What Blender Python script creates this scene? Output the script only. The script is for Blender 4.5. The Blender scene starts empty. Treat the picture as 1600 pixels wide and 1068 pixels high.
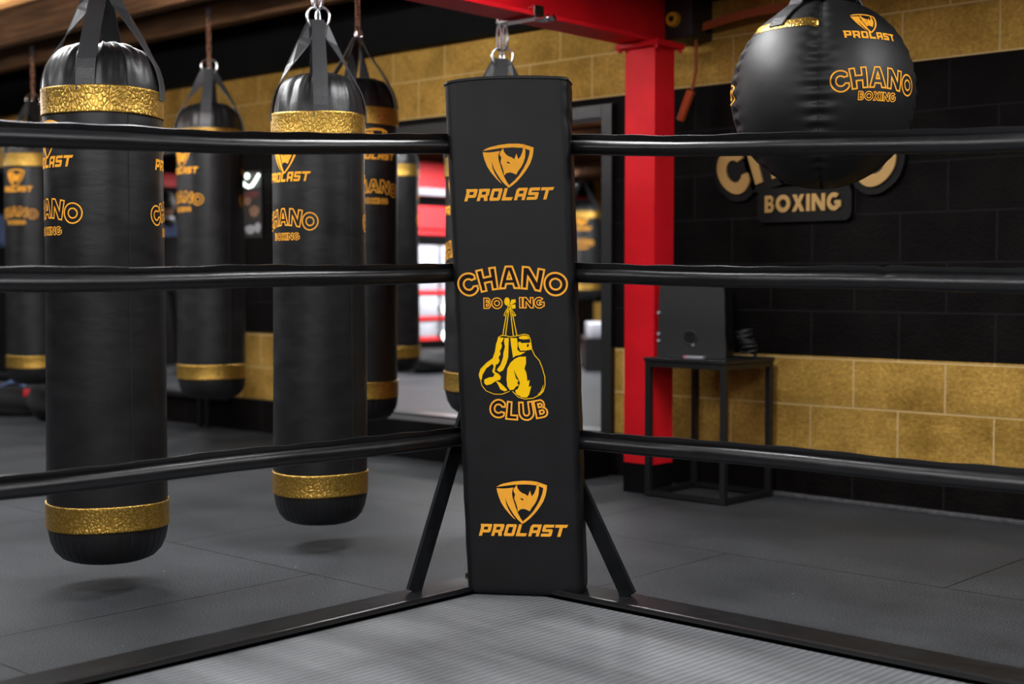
import bpy, bmesh, math, random
from mathutils import Vector, Matrix, Euler, noise
random.seed(7)
PI = math.pi
sc = bpy.context.scene
COL = sc.collection

# ------------------------------------------------------------------ camera
cam_d = bpy.data.cameras.new('camera')
cam = bpy.data.objects.new('camera', cam_d)
COL.objects.link(cam)
cam.location = (0, 0, 0.925)
cam.rotation_euler = (math.radians(90 - 2.53), 0, math.radians(42.5))
cam_d.sensor_width = 36.0
cam_d.lens = 48.375
cam_d.clip_start = 0.05
cam_d.dof.use_dof = True
cam_d.dof.focus_distance = 3.95
cam_d.dof.aperture_fstop = 2.2
sc.camera = cam

# ------------------------------------------------------------------ world / exposure
wd = bpy.data.worlds.new('world')
sc.world = wd
wd.use_nodes = True
wd.node_tree.nodes['Background'].inputs[0].default_value = (0.5, 0.55, 0.62, 1)
wd.node_tree.nodes['Background'].inputs[1].default_value = 0.15
vs = sc.view_settings
vs.view_transform = 'Standard'
vs.look = 'None'
vs.exposure = 0.0
vs.gamma = 1.0
vs.use_curve_mapping = False

# room lamps out of view, some added to lift dark surfaces: (x, y, z, length along x, length along y, watts)
CEIL = 2.32
LAMPS = [   # x, y, z, length along x, length along y, watts down, watts up
    (-0.6, 0.3, 2.22, 1.2, 0.3, 62, 3), (-0.6, -1.9, 2.22, 1.2, 0.3, 62, 3), (-0.7, 2.5, 2.22, 1.2, 0.3, 24, 3),
    (-2.5, 1.0, 2.22, 1.2, 0.3, 27, 3), (-2.4, -0.9, 2.22, 1.2, 0.3, 54, 3), (-2.82, 3.28, 2.22, 0.3, 0.9, 32, 3),
    (-0.7, 3.9, 2.22, 1.2, 0.3, 27, 2),  # added to brighten the right-hand gold band and floor
    (-4.35, 2.35, 2.22, 0.3, 1.2, 56, 14), (-4.9, 0.3, 2.22, 0.3, 1.2, 34, 12), (-6.9, 2.6, 2.02, 0.3, 1.2, 52, 44),
    (-9.3, 1.8, 2.02, 0.3, 1.2, 40, 40), (-10.2, 3.6, 2.22, 0.3, 1.2, 30, 24),
    (-5.9, 6.1, 2.22, 0.3, 1.0, 40, 4), (-8.6, 7.4, 2.22, 0.3, 1.2, 80, 8), (-9.2, 10.0, 2.22, 0.3, 1.2, 165, 8), (-8.6, 12.4, 2.22, 0.3, 1.2, 120, 8), (-11.4, 9.4, 2.22, 0.3, 1.2, 110, 8), (-11.8, 13.4, 2.22, 0.3, 1.2, 110, 8),  # first panel added to brighten the bag beyond the opening
]
# unseen tubes added to brighten upper wall, timber, beam and ball: x, y, z, half length, axis, radiance
TUBES = [(-5.45, 3.35, 2.25, 0.4, 0, 190), (-2.9, 2.9, 2.08, 0.3, 1, 7), (-8.2, 3.2, 2.15, 0.5, 0, 70)]


# ------------------------------------------------------------------ helpers
def tag(o, label=None, cat=None, group=None, kind=None):
    if label: o['label'] = label
    if cat: o['category'] = cat
    if group: o['group'] = group
    if kind: o['kind'] = kind
    return o


def empty(name, loc=(0, 0, 0), rz=0.0, label=None, cat=None, group=None):
    o = bpy.data.objects.new(name, None)
    o.empty_display_size = 0.1
    COL.objects.link(o)
    o.location = loc
    o.rotation_euler = (0, 0, rz)
    return tag(o, label, cat, group)


def obj(name, bm, mat, parent=None, smooth=True, angle=40):
    me = bpy.data.meshes.new(name)
    bm.normal_update()
    bm.to_mesh(me)
    bm.free()
    mats = mat if isinstance(mat, (list, tuple)) else [mat]
    for m in mats: me.materials.append(m)
    if smooth:
        me.shade_smooth()
        if angle: me.set_sharp_from_angle(angle=math.radians(angle))
    o = bpy.data.objects.new(name, me)
    COL.objects.link(o)
    if parent: o.parent = parent
    return o


def NB(): return bmesh.new()


def box(bm, c, s, rz=0.0, bev=0.0, mi=0, rot=None):
    g = bmesh.ops.create_cube(bm, size=1.0)
    vsx = g['verts']
    M = Matrix.Translation(c) @ (rot if rot is not None else Matrix.Rotation(rz, 4, 'Z')) @ Matrix.Diagonal((s[0], s[1], s[2], 1))
    bmesh.ops.transform(bm, matrix=M, verts=vsx)
    fs = set(f for v in vsx for f in v.link_faces)
    if bev > 0:
        es = list(set(e for v in vsx for e in v.link_edges))
        r = bmesh.ops.bevel(bm, geom=es, offset=bev, segments=2, profile=0.5, affect='EDGES')
        fs = set(f for f in r['faces']) | set(f for f in fs if f.is_valid)
    for f in fs:
        if f.is_valid: f.material_index = mi
    return bm


def bxx(bm, x0, x1, y0, y1, z0, z1, bev=0.0, mi=0):
    return box(bm, ((x0+x1)/2, (y0+y1)/2, (z0+z1)/2), (abs(x1-x0), abs(y1-y0), abs(z1-z0)), bev=bev, mi=mi)


def tube(bm, pts, r, n=12, closed=False, mi=0, cap=True):
    P = [Vector(p) for p in pts]
    N = len(P)
    R = r if isinstance(r, (list, tuple)) else [r] * N
    rings = []
    up = None
    for i in range(N):
        if closed: t = (P[(i+1) % N] - P[i-1]).normalized()
        else: t = (P[min(i+1, N-1)] - P[max(i-1, 0)]).normalized()
        if up is None:
            a = Vector((0, 0, 1)) if abs(t.z) < 0.9 else Vector((1, 0, 0))
            up = (a - t * a.dot(t)).normalized()
        else:
            up = (up - t * up.dot(t)).normalized()
        b = t.cross(up)
        rings.append([bm.verts.new(P[i] + (up * math.cos(2*PI*k/n) + b * math.sin(2*PI*k/n)) * R[i]) for k in range(n)])
    m = N if closed else N - 1
    for i in range(m):
        A, B = rings[i], rings[(i+1) % N]
        for k in range(n):
            f = bm.faces.new((A[k], A[(k+1) % n], B[(k+1) % n], B[k]))
            f.material_index = mi
    if cap and not closed:
        bm.faces.new(list(reversed(rings[0]))).material_index = mi
        bm.faces.new(rings[-1]).material_index = mi
    return bm


def lathe(bm, prof, n=48, rf=None, mi=0):
    """prof: list of (r, z); rf(phi, r, z) -> (r, z) optional change"""
    rings = []
    for (r, z) in prof:
        if r < 1e-6:
            rings.append([bm.verts.new((0, 0, z))])
        else:
            ring = []
            for k in range(n):
                a = 2*PI*k/n
                rr, zz = rf(a, r, z) if rf else (r, z)
                ring.append(bm.verts.new((rr*math.sin(a), -rr*math.cos(a), zz)))
            rings.append(ring)
    for A, B in zip(rings, rings[1:]):
        for k in range(n):
            if len(A) == 1 and len(B) == 1: continue
            if len(A) == 1: f = bm.faces.new((A[0], B[(k+1) % n], B[k]))
            elif len(B) == 1: f = bm.faces.new((A[k], A[(k+1) % n], B[0]))
            else: f = bm.faces.new((A[k], A[(k+1) % n], B[(k+1) % n], B[k]))
            f.material_index = mi
    return bm


def ribbon3(bm, pts, wdir, w, th, mi=0):
    """flat strap along pts; wdir unit width direction (or list); w width; th thickness"""
    P = [Vector(p) for p in pts]
    N = len(P)
    secs = []
    for i in range(N):
        t = (P[min(i+1, N-1)] - P[max(i-1, 0)]).normalized()
        wd_ = Vector(wdir[i] if isinstance(wdir, list) else wdir).normalized()
        nn = t.cross(wd_).normalized()
        ww = (w[i] if isinstance(w, list) else w) / 2
        secs.append([bm.verts.new(P[i] + wd_*a*ww + nn*b*th/2) for a, b in ((-1, -1), (1, -1), (1, 1), (-1, 1))])
    for A, B in zip(secs, secs[1:]):
        for k in range(4):
            bm.faces.new((A[k], A[(k+1) % 4], B[(k+1) % 4], B[k])).material_index = mi
    bm.faces.new(list(reversed(secs[0]))); bm.faces.new(secs[-1])
    bmesh.ops.recalc_face_normals(bm, faces=bm.faces)
    return bm


def copy_tree(o, parent=None):
    c = o.copy()
    COL.objects.link(c)
    if parent: c.parent = parent
    for ch in o.children: copy_tree(ch, c)
    return c


# ------------------------------------------------------------------ materials
def new_mat(name):
    m = bpy.data.materials.new(name)
    m.use_nodes = True
    nt = m.node_tree
    return m, nt, nt.nodes['Principled BSDF']


def node(nt, typ, **kw):
    n = nt.nodes.new(typ)
    for k, v in kw.items():
        if k in n.inputs: n.inputs[k].default_value = v
        else: setattr(n, k, v)
    return n


def simple(name, col, rough=0.5, metal=0.0, noise=0.0, nscale=20.0, bump=0.0, bscale=60.0, spec=0.5, stretch=None, emit=None, coat=0.0, rvar=0.0):
    m, nt, b = new_mat(name)
    b.inputs['Base Color'].default_value = (*col, 1)
    b.inputs['Roughness'].default_value = rough
    b.inputs['Metallic'].default_value = metal
    b.inputs['Specular IOR Level'].default_value = spec
    b.inputs['Coat Weight'].default_value = coat
    tc = node(nt, 'ShaderNodeTexCoord')
    mp = node(nt, 'ShaderNodeMapping')
    if stretch: mp.inputs['Scale'].default_value = stretch
    nt.links.new(tc.outputs['Object'], mp.inputs['Vector'])
    if noise or rvar:
        nz = node(nt, 'ShaderNodeTexNoise', Scale=nscale, Detail=6.0, Roughness=0.6)
        nt.links.new(mp.outputs[0], nz.inputs['Vector'])
        if noise:
            mx = node(nt, 'ShaderNodeMix', data_type='RGBA')
            mx.inputs['A'].default_value = (*[max(0, c*(1-noise)) for c in col], 1)
            mx.inputs['B'].default_value = (*[min(1, c*(1+noise)) for c in col], 1)
            cr = node(nt, 'ShaderNodeMapRange')
            cr.inputs['From Min'].default_value = 0.3; cr.inputs['From Max'].default_value = 0.7
            nt.links.new(nz.outputs['Fac'], cr.inputs['Value'])
            nt.links.new(cr.outputs[0], mx.inputs['Factor'])
            nt.links.new(mx.outputs['Result'], b.inputs['Base Color'])
        if rvar:
            rr = node(nt, 'ShaderNodeMapRange')
            rr.inputs['From Min'].default_value = 0.3; rr.inputs['From Max'].default_value = 0.7
            rr.inputs['To Min'].default_value = max(0.02, rough-rvar); rr.inputs['To Max'].default_value = min(1, rough+rvar)
            nt.links.new(nz.outputs['Fac'], rr.inputs['Value'])
            nt.links.new(rr.outputs[0], b.inputs['Roughness'])
    if bump:
        n2 = node(nt, 'ShaderNodeTexNoise', Scale=bscale, Detail=4.0)
        nt.links.new(mp.outputs[0], n2.inputs['Vector'])
        bp = node(nt, 'ShaderNodeBump', Strength=bump, Distance=0.01)
        nt.links.new(n2.outputs['Fac'], bp.inputs['Height'])
        nt.links.new(bp.outputs[0], b.inputs['Normal'])
    if emit:
        b.inputs['Emission Color'].default_value = (*emit[0], 1)
        b.inputs['Emission Strength'].default_value = emit[1]
    return m


M = {}
M['leather'] = simple('black_vinyl', (0.0075, 0.0075, 0.0085), 0.40, noise=0.25, nscale=6, bump=0.10, bscale=16, stretch=(1, 1, 2.2), rvar=0.06, spec=0.42)
M['ball'] = simple('black_ball_vinyl', (0.0075, 0.0075, 0.0085), 0.52, noise=0.25, nscale=6, bump=0.10, bscale=16, rvar=0.05, spec=0.42)
M['pad'] = simple('black_pad_vinyl', (0.006, 0.006, 0.0072), 0.46, noise=0.2, nscale=9, bump=0.05, bscale=30, rvar=0.05, spec=0.25)
M['rope'] = simple('black_rope_sleeve', (0.005, 0.005, 0.006), 0.34, bump=0.10, bscale=14, rvar=0.05)
M['strap'] = simple('black_webbing', (0.036, 0.037, 0.04), 0.45, bump=0.15, bscale=160)
M['seam'] = simple('black_thread', (0.004, 0.004, 0.004), 0.8)
M['orange'] = simple('orange_print', (0.98, 0.42, 0.038), 0.6, spec=0.12, noise=0.06, nscale=40)
M['dark_brown'] = simple('dark_brown_print', (0.013, 0.005, 0.005), 0.6, spec=0.12)
M['yellow'] = simple('yellow_print', (1.0, 0.58, 0.003), 0.6, spec=0.1)
M['chrome'] = simple('bright_steel', (0.75, 0.76, 0.78), 0.22, 1.0)
M['rust'] = simple('rusty_chain', (0.30, 0.15, 0.09), 0.5, 0.7, noise=0.5, nscale=60)
M['darkchain'] = simple('dark_chain', (0.05, 0.045, 0.05), 0.45, 0.7)
M['frame'] = simple('black_painted_steel', (0.010, 0.0105, 0.0115), 0.42, noise=0.3, nscale=14, rvar=0.04, spec=0.06)
M['lip'] = simple('worn_black_edge', (0.010, 0.010, 0.011), 0.28, spec=0.6)
M['blackmetal'] = simple('black_metal', (0.008, 0.008, 0.009), 0.4)
M['plastic'] = simple('black_plastic', (0.014, 0.014, 0.015), 0.5, bump=0.15, bscale=300)
M['hole'] = simple('black_void', (0.001, 0.001, 0.001), 0.9)
M['red'] = simple('red_gloss_paint', (0.80, 0.010, 0.020), 0.5, spec=0.2, noise=0.14, nscale=5, bump=0.04, bscale=30)
M['redbox'] = simple('red_paint', (0.62, 0.012, 0.018), 0.5)
M['white'] = simple('white_board', (0.36, 0.365, 0.41), 0.6, spec=0.2, noise=0.1, nscale=4)
M['offwhite'] = simple('pale_plate', (0.6, 0.62, 0.65), 0.5)
M['darkwood'] = simple('dark_timber', (0.085, 0.040, 0.018), 0.8, spec=0.08, noise=0.5, nscale=6, bump=0.2, bscale=20, stretch=(0.4, 6, 6))
M['pine'] = simple('pine_timber', (0.50, 0.24, 0.085), 0.8, spec=0.08, noise=0.35, nscale=5, bump=0.2, bscale=20, stretch=(0.4, 6, 6))
M['ceilboard'] = simple('ceiling_boards', (0.030, 0.016, 0.010), 0.8, noise=0.4, nscale=3)
M['blackpaint'] = simple('black_wall_paint', (0.0035, 0.003, 0.003), 0.7, spec=0.1, noise=0.3, nscale=4, bump=0.3, bscale=40)
M['orangecord'] = simple('orange_webbing', (0.40, 0.085, 0.025), 0.6)
M['orangeplug'] = simple('orange_plastic', (0.62, 0.085, 0.02), 0.5)
M['yellowknob'] = simple('yellow_plastic', (0.7, 0.38, 0.02), 0.4)
M['blue'] = simple('blue_cloth', (0.10, 0.15, 0.32), 0.7, noise=0.2, nscale=20)
M['suit'] = simple('black_cloth', (0.006, 0.006, 0.007), 0.85, bump=0.2, bscale=25)
M['skin'] = simple('skin', (0.42, 0.22, 0.15), 0.55, noise=0.08, nscale=12)
M['hair'] = simple('dark_hair', (0.012, 0.008, 0.006), 0.6, bump=0.4, bscale=60, stretch=(6, 6, 1))
M['lampglow'] = simple('lamp_diffuser', (0.9, 0.9, 0.9), 0.5, emit=((1.0, 0.98, 0.95), 5.0))
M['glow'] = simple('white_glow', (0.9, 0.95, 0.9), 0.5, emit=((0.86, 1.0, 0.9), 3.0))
M['tan'] = simple('tan_print', (0.40, 0.22, 0.12), 0.6, noise=0.3, nscale=30)
M['maroon'] = simple('maroon_print', (0.18, 0.03, 0.03), 0.6)
M['poster'] = simple('dark_poster', (0.022, 0.016, 0.015), 0.5)
M['signback'] = simple('dark_sign_back', (0.0045, 0.004, 0.0038), 0.6, spec=0.2)
M['signgold'] = simple('gold_sign_face', (0.46, 0.27, 0.085), 0.45, metal=0.3)
M['leadwhite'] = simple('grey_plastic', (0.30, 0.30, 0.33), 0.45)


def gold_mat():
    m, nt, b = new_mat('gold_crackle_vinyl')
    b.inputs['Metallic'].default_value = 0.92
    b.inputs['Roughness'].default_value = 0.36
    tc = node(nt, 'ShaderNodeTexCoord')
    mp = node(nt, 'ShaderNodeMapping')
    mp.inputs['Scale'].default_value = (1, 1, 0.7)
    nt.links.new(tc.outputs['Object'], mp.inputs['Vector'])
    vo = node(nt, 'ShaderNodeTexVoronoi', Scale=95.0, feature='DISTANCE_TO_EDGE')
    nt.links.new(mp.outputs[0], vo.inputs['Vector'])
    mp2 = node(nt, 'ShaderNodeMapping'); mp2.inputs['Scale'].default_value = (1, 1, 0.22)
    nt.links.new(tc.outputs['Object'], mp2.inputs['Vector'])
    nz = node(nt, 'ShaderNodeTexNoise', Scale=60.0, Detail=3.0)
    nt.links.new(mp2.outputs[0], nz.inputs['Vector'])
    mr = node(nt, 'ShaderNodeMapRange')
    mr.inputs['From Max'].default_value = 0.25
    nt.links.new(vo.outputs['Distance'], mr.inputs['Value'])
    ad = node(nt, 'ShaderNodeMath', operation='MULTIPLY_ADD')
    nt.links.new(nz.outputs['Fac'], ad.inputs[0]); ad.inputs[1].default_value = 2.6
    nt.links.new(mr.outputs[0], ad.inputs[2])
    bp = node(nt, 'ShaderNodeBump', Strength=0.26, Distance=0.004)
    nt.links.new(ad.outputs[0], bp.inputs['Height'])
    nt.links.new(bp.outputs[0], b.inputs['Normal'])
    mx = node(nt, 'ShaderNodeMix', data_type='RGBA')
    mx.inputs['A'].default_value = (0.42, 0.235, 0.040, 1)
    mx.inputs['B'].default_value = (0.66, 0.41, 0.095, 1)
    nt.links.new(mr.outputs[0], mx.inputs['Factor'])
    nt.links.new(mx.outputs['Result'], b.inputs['Base Color'])
    return m
M['gold'] = gold_mat()


def wall_mat(name, horiz, shift):
    """painted concrete block; black and gold bands by height; horiz = 0 (x) or 1 (y) runs along the wall"""
    m, nt, b = new_mat(name)
    tc = node(nt, 'ShaderNodeTexCoord')
    sp = node(nt, 'ShaderNodeSeparateXYZ')
    nt.links.new(tc.outputs['Object'], sp.inputs[0])
    add = node(nt, 'ShaderNodeMath', operation='ADD'); add.inputs[1].default_value = shift
    nt.links.new(sp.outputs[horiz], add.inputs[0])
    cb = node(nt, 'ShaderNodeCombineXYZ')
    nt.links.new(add.outputs[0], cb.inputs[0]); nt.links.new(sp.outputs[2], cb.inputs[1])
    br = node(nt, 'ShaderNodeTexBrick')
    br.inputs['Scale'].default_value = 1.0
    br.inputs['Brick Width'].default_value = 0.4
    br.inputs['Row Height'].default_value = 0.2
    br.inputs['Mortar Size'].default_value = 0.0045
    br.inputs['Mortar Smooth'].default_value = 0.25
    br.inputs['Color1'].default_value = (0.62, 0.62, 0.62, 1)
    br.inputs['Color2'].default_value = (1.0, 1.0, 1.0, 1)
    nt.links.new(cb.outputs[0], br.inputs['Vector'])
    # band mask
    cr = node(nt, 'ShaderNodeValToRGB')
    mr = node(nt, 'ShaderNodeMapRange')
    mr.inputs['From Max'].default_value = 4.0
    nt.links.new(sp.outputs[2], mr.inputs['Value'])
    e = cr.color_ramp; e.interpolation = 'CONSTANT'
    e.elements[0].position = 0.0; e.elements[0].color = (0, 0, 0, 1)
    e.elements[1].position = 0.2/4; e.elements[1].color = (1, 1, 1, 1)
    for p, c in ((0.6/4, 0), (1.787/4, 1)):
        el = e.elements.new(p); el.color = (c, c, c, 1)
    nt.links.new(mr.outputs[0], cr.inputs['Fac'])
    nz = node(nt, 'ShaderNodeTexNoise', Scale=5.0, Detail=8.0, Roughness=0.7)
    nt.links.new(tc.outputs['Object'], nz.inputs['Vector'])
    nz2 = node(nt, 'ShaderNodeTexNoise', Scale=60.0, Detail=6.0, Roughness=0.7)
    nt.links.new(tc.outputs['Object'], nz2.inputs['Vector'])
    # gold colour
    g = node(nt, 'ShaderNodeMix', data_type='RGBA')
    g.inputs['A'].default_value = (0.33, 0.185, 0.034, 1); g.inputs['B'].default_value = (0.74, 0.44, 0.105, 1)
    nmr = node(nt, 'ShaderNodeMapRange'); nmr.inputs['From Min'].default_value = 0.3; nmr.inputs['From Max'].default_value = 0.7
    nt.links.new(nz.outputs['Fac'], nmr.inputs['Value'])
    nt.links.new(nmr.outputs[0], g.inputs['Factor'])
    gb = node(nt, 'ShaderNodeMix', data_type='RGBA', blend_type='MULTIPLY'); gb.inputs['Factor'].default_value = 0.35
    nt.links.new(g.outputs['Result'], gb.inputs['A']); nt.links.new(br.outputs['Color'], gb.inputs['B'])
    sk = node(nt, 'ShaderNodeMapRange'); sk.inputs['From Min'].default_value = 0.35; sk.inputs['From Max'].default_value = 0.68
    sk.inputs['To Min'].default_value = 0.72; sk.inputs['To Max'].default_value = 1.28
    nt.links.new(nz2.outputs['Fac'], sk.inputs['Value'])
    gs = node(nt, 'ShaderNodeMix', data_type='RGBA', blend_type='MULTIPLY'); gs.inputs['Factor'].default_value = 1.0
    nt.links.new(gb.outputs['Result'], gs.inputs['A']); nt.links.new(sk.outputs[0], gs.inputs['B'])
    gm = node(nt, 'ShaderNodeMix', data_type='RGBA')
    nt.links.new(br.outputs['Fac'], gm.inputs['Factor']); nt.links.new(gs.outputs['Result'], gm.inputs['A'])
    gm.inputs['B'].default_value = (0.72, 0.50, 0.22, 1)  # lighter mortar tint stands in for light caught on joint edges
    # black colour
    k = node(nt, 'ShaderNodeMix', data_type='RGBA')
    k.inputs['A'].default_value = (0.0016, 0.0012, 0.0011, 1); k.inputs['B'].default_value = (0.0075, 0.0058, 0.0054, 1)
    nt.links.new(nmr.outputs[0], k.inputs['Factor'])
    km = node(nt, 'ShaderNodeMix', data_type='RGBA')
    nt.links.new(br.outputs['Fac'], km.inputs['Factor']); nt.links.new(k.outputs['Result'], km.inputs['A'])
    km.inputs['B'].default_value = (0.014, 0.013, 0.013, 1)
    fin = node(nt, 'ShaderNodeMix', data_type='RGBA')
    nt.links.new(cr.outputs['Color'], fin.inputs['Factor'])
    nt.links.new(km.outputs['Result'], fin.inputs['A']); nt.links.new(gm.outputs['Result'], fin.inputs['B'])
    nt.links.new(fin.outputs['Result'], b.inputs['Base Color'])
    met = node(nt, 'ShaderNodeMath', operation='MULTIPLY'); met.inputs[1].default_value = 0.45
    nt.links.new(cr.outputs['Color'], met.inputs[0]); nt.links.new(met.outputs[0], b.inputs['Metallic'])
    b.inputs['Roughness'].default_value = 0.5
    b.inputs['Specular IOR Level'].default_value = 0.06
    # bump: mortar groove + grain
    h = node(nt, 'ShaderNodeMath', operation='MULTIPLY_ADD'); h.inputs[1].default_value = -1.2
    nt.links.new(br.outputs['Fac'], h.inputs[0])
    h2 = node(nt, 'ShaderNodeMath', operation='MULTIPLY_ADD'); h2.inputs[1].default_value = 0.7
    nt.links.new(nz2.outputs['Fac'], h2.inputs[0]); nt.links.new(nz.outputs['Fac'], h2.inputs[2])
    nt.links.new(h2.outputs[0], h.inputs[2])
    bp = node(nt, 'ShaderNodeBump', Strength=0.8, Distance=0.008)
    nt.links.new(h.outputs[0], bp.inputs['Height']); nt.links.new(bp.outputs[0], b.inputs['Normal'])
    return m
M['wall_x'] = wall_mat('block_wall_long', 0, 0.2)
M['wall_y'] = wall_mat('block_wall_cross', 1, 0.0)


def floor_mat():
    m, nt, b = new_mat('rubber_floor')
    tc = node(nt, 'ShaderNodeTexCoord')
    mp = node(nt, 'ShaderNodeMapping')
    mp.inputs['Location'].default_value = (1.82, -0.43, 0)
    nt.links.new(tc.outputs['Object'], mp.inputs['Vector'])
    br = node(nt, 'ShaderNodeTexBrick')
    br.inputs['Scale'].default_value = 1.0
    br.inputs['Brick Width'].default_value = 1.56; br.inputs['Row Height'].default_value = 1.163
    br.inputs['Mortar Size'].default_value = 0.003
    br.inputs['Mortar Smooth'].default_value = 0.3
    nt.links.new(mp.outputs[0], br.inputs['Vector'])
    nz = node(nt, 'ShaderNodeTexNoise', Scale=1.6, Detail=7.0, Roughness=0.62)
    nt.links.new(tc.outputs['Object'], nz.inputs['Vector'])
    gr = node(nt, 'ShaderNodeTexNoise', Scale=190.0, Detail=3.0)
    nt.links.new(tc.outputs['Object'], gr.inputs['Vector'])
    mr = node(nt, 'ShaderNodeMapRange'); mr.inputs['From Min'].default_value = 0.3; mr.inputs['From Max'].default_value = 0.7
    nt.links.new(nz.outputs['Fac'], mr.inputs['Value'])
    c = node(nt, 'ShaderNodeMix', data_type='RGBA')
    c.inputs['A'].default_value = (0.027, 0.029, 0.0315, 1); c.inputs['B'].default_value = (0.052, 0.0545, 0.059, 1)
    nt.links.new(mr.outputs[0], c.inputs['Factor'])
    g2 = node(nt, 'ShaderNodeMapRange'); g2.inputs['From Min'].default_value = 0.35; g2.inputs['From Max'].default_value = 0.65
    g2.inputs['To Min'].default_value = 0.55; g2.inputs['To Max'].default_value = 1.5
    nt.links.new(gr.outputs['Fac'], g2.inputs['Value'])
    mu = node(nt, 'ShaderNodeMix', data_type='RGBA', blend_type='MULTIPLY'); mu.inputs['Factor'].default_value = 1.0
    nt.links.new(c.outputs['Result'], mu.inputs['A']); nt.links.new(g2.outputs[0], mu.inputs['B'])
    # pale dust specks
    vo = node(nt, 'ShaderNodeTexVoronoi', Scale=7.0)
    nt.links.new(tc.outputs['Object'], vo.inputs['Vector'])
    ls = node(nt, 'ShaderNodeMath', operation='LESS_THAN'); ls.inputs[1].default_value = 0.022
    nt.links.new(vo.outputs['Distance'], ls.inputs[0])
    ds = node(nt, 'ShaderNodeMix', data_type='RGBA'); ds.inputs['B'].default_value = (0.3, 0.3, 0.3, 1)
    nt.links.new(ls.outputs[0], ds.inputs['Factor']); nt.links.new(mu.outputs['Result'], ds.inputs['A'])
    se = node(nt, 'ShaderNodeMix', data_type='RGBA'); se.inputs['B'].default_value = (0.008, 0.008, 0.008, 1)
    nt.links.new(br.outputs['Fac'], se.inputs['Factor']); nt.links.new(ds.outputs['Result'], se.inputs['A'])
    nt.links.new(se.outputs['Result'], b.inputs['Base Color'])
    rr = node(nt, 'ShaderNodeMapRange'); b.inputs['Specular IOR Level'].default_value = 0.05; rr.inputs['To Min'].default_value = 0.46; rr.inputs['To Max'].default_value = 0.60
    nt.links.new(nz.outputs['Fac'], rr.inputs['Value']); nt.links.new(rr.outputs[0], b.inputs['Roughness'])
    h = node(nt, 'ShaderNodeMath', operation='MULTIPLY_ADD'); h.inputs[1].default_value = -3.0
    nt.links.new(br.outputs['Fac'], h.inputs[0]); nt.links.new(gr.outputs['Fac'], h.inputs[2])
    bp = node(nt, 'ShaderNodeBump', Strength=0.5, Distance=0.002)
    nt.links.new(h.outputs[0], bp.inputs['Height']); nt.links.new(bp.outputs[0], b.inputs['Normal'])
    return m
M['floor'] = floor_mat()


def mat_mat():
    m, nt, b = new_mat('ribbed_grey_mat')
    tc = node(nt, 'ShaderNodeTexCoord')
    wv = node(nt, 'ShaderNodeTexWave', wave_type='BANDS', bands_direction='X')
    wv.inputs['Scale'].default_value = 14.5; wv.inputs['Distortion'].default_value = 0.6; wv.inputs['Detail'].default_value = 1.0
    nt.links.new(tc.outputs['Object'], wv.inputs['Vector'])
    nz = node(nt, 'ShaderNodeTexNoise', Scale=2.2, Detail=6.0)
    mp = node(nt, 'ShaderNodeMapping'); mp.inputs['Scale'].default_value = (0.5, 2.2, 1); mp.inputs['Rotation'].default_value = (0, 0, 0.5)
    nt.links.new(tc.outputs['Object'], mp.inputs['Vector']); nt.links.new(mp.outputs[0], nz.inputs['Vector'])
    mr = node(nt, 'ShaderNodeMapRange'); mr.inputs['From Min'].default_value = 0.3; mr.inputs['From Max'].default_value = 0.7
    nt.links.new(nz.outputs['Fac'], mr.inputs['Value'])
    c = node(nt, 'ShaderNodeMix', data_type='RGBA')
    c.inputs['A'].default_value = (0.068, 0.072, 0.077, 1); c.inputs['B'].default_value = (0.200, 0.208, 0.218, 1)
    nt.links.new(mr.outputs[0], c.inputs['Factor'])
    w2 = node(nt, 'ShaderNodeMapRange'); w2.inputs['To Min'].default_value = 0.72; w2.inputs['To Max'].default_value = 1.12
    nt.links.new(wv.outputs['Fac'], w2.inputs['Value'])
    mu = node(nt, 'ShaderNodeMix', data_type='RGBA', blend_type='MULTIPLY'); mu.inputs['Factor'].default_value = 1.0
    nt.links.new(c.outputs['Result'], mu.inputs['A']); nt.links.new(w2.outputs[0], mu.inputs['B'])
    nt.links.new(mu.outputs['Result'], b.inputs['Base Color'])
    b.inputs['Roughness'].default_value = 0.52; b.inputs['Specular IOR Level'].default_value = 0.3
    bp = node(nt, 'ShaderNodeBump', Strength=0.6, Distance=0.004)
    nt.links.new(wv.outputs['Fac'], bp.inputs['Height']); nt.links.new(bp.outputs[0], b.inputs['Normal'])
    return m
M['ringmat'] = mat_mat()

# ------------------------------------------------------------------ the room
X0, X1, Y0, Y1 = -13.0, 4.0, -4.6, 5.15
HT = 2.56


def struct(name, bm, mat, parent=None, smooth=False):
    o = obj(name, bm, mat, parent, smooth=smooth)
    if parent is None: o['kind'] = 'structure'
    return o


Y2 = 16.0
W1 = (-6.0, -4.118, 0.205, 1.70)       # openings through the back wall: x0, x1, z0, z1
W2 = (-10.6, -7.15, 0.205, 1.752)
YW = Y1 + 0.10
bm = NB(); bxx(bm, X0, X1, Y0, Y2, -0.1, 0.0); struct('floor', bm, M['floor'])
bm = NB(); bxx(bm, X0-0.2, X1+0.2, Y0-0.2, Y2+0.2, HT, HT+0.1); struct('ceiling', bm, M['ceilboard'])
bm = NB()
for x0, x1, z0, z1 in ((X0-0.15, W2[0], 0, HT), (W2[1], W1[0], 0, HT), (W1[1], X1+0.15, 0, HT), (W2[0], W2[1], 0, W2[2]), (W2[0], W2[1], W2[3], HT), (W1[0], W1[1], 0, W1[2]), (W1[0], W1[1], W1[3], HT)):
    bxx(bm, x0, x1, Y1, YW, z0, z1)
struct('wall_back', bm, M['wall_x'])
bm = NB(); bxx(bm, X0-0.15, X1+0.15, Y0-0.15, Y0, 0, HT); struct('wall_front', bm, M['wall_x'])
bm = NB(); bxx(bm, X0-0.15, X1+0.15, Y2, Y2+0.15, 0, HT); struct('wall_rear', bm, M['wall_x'])
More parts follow.
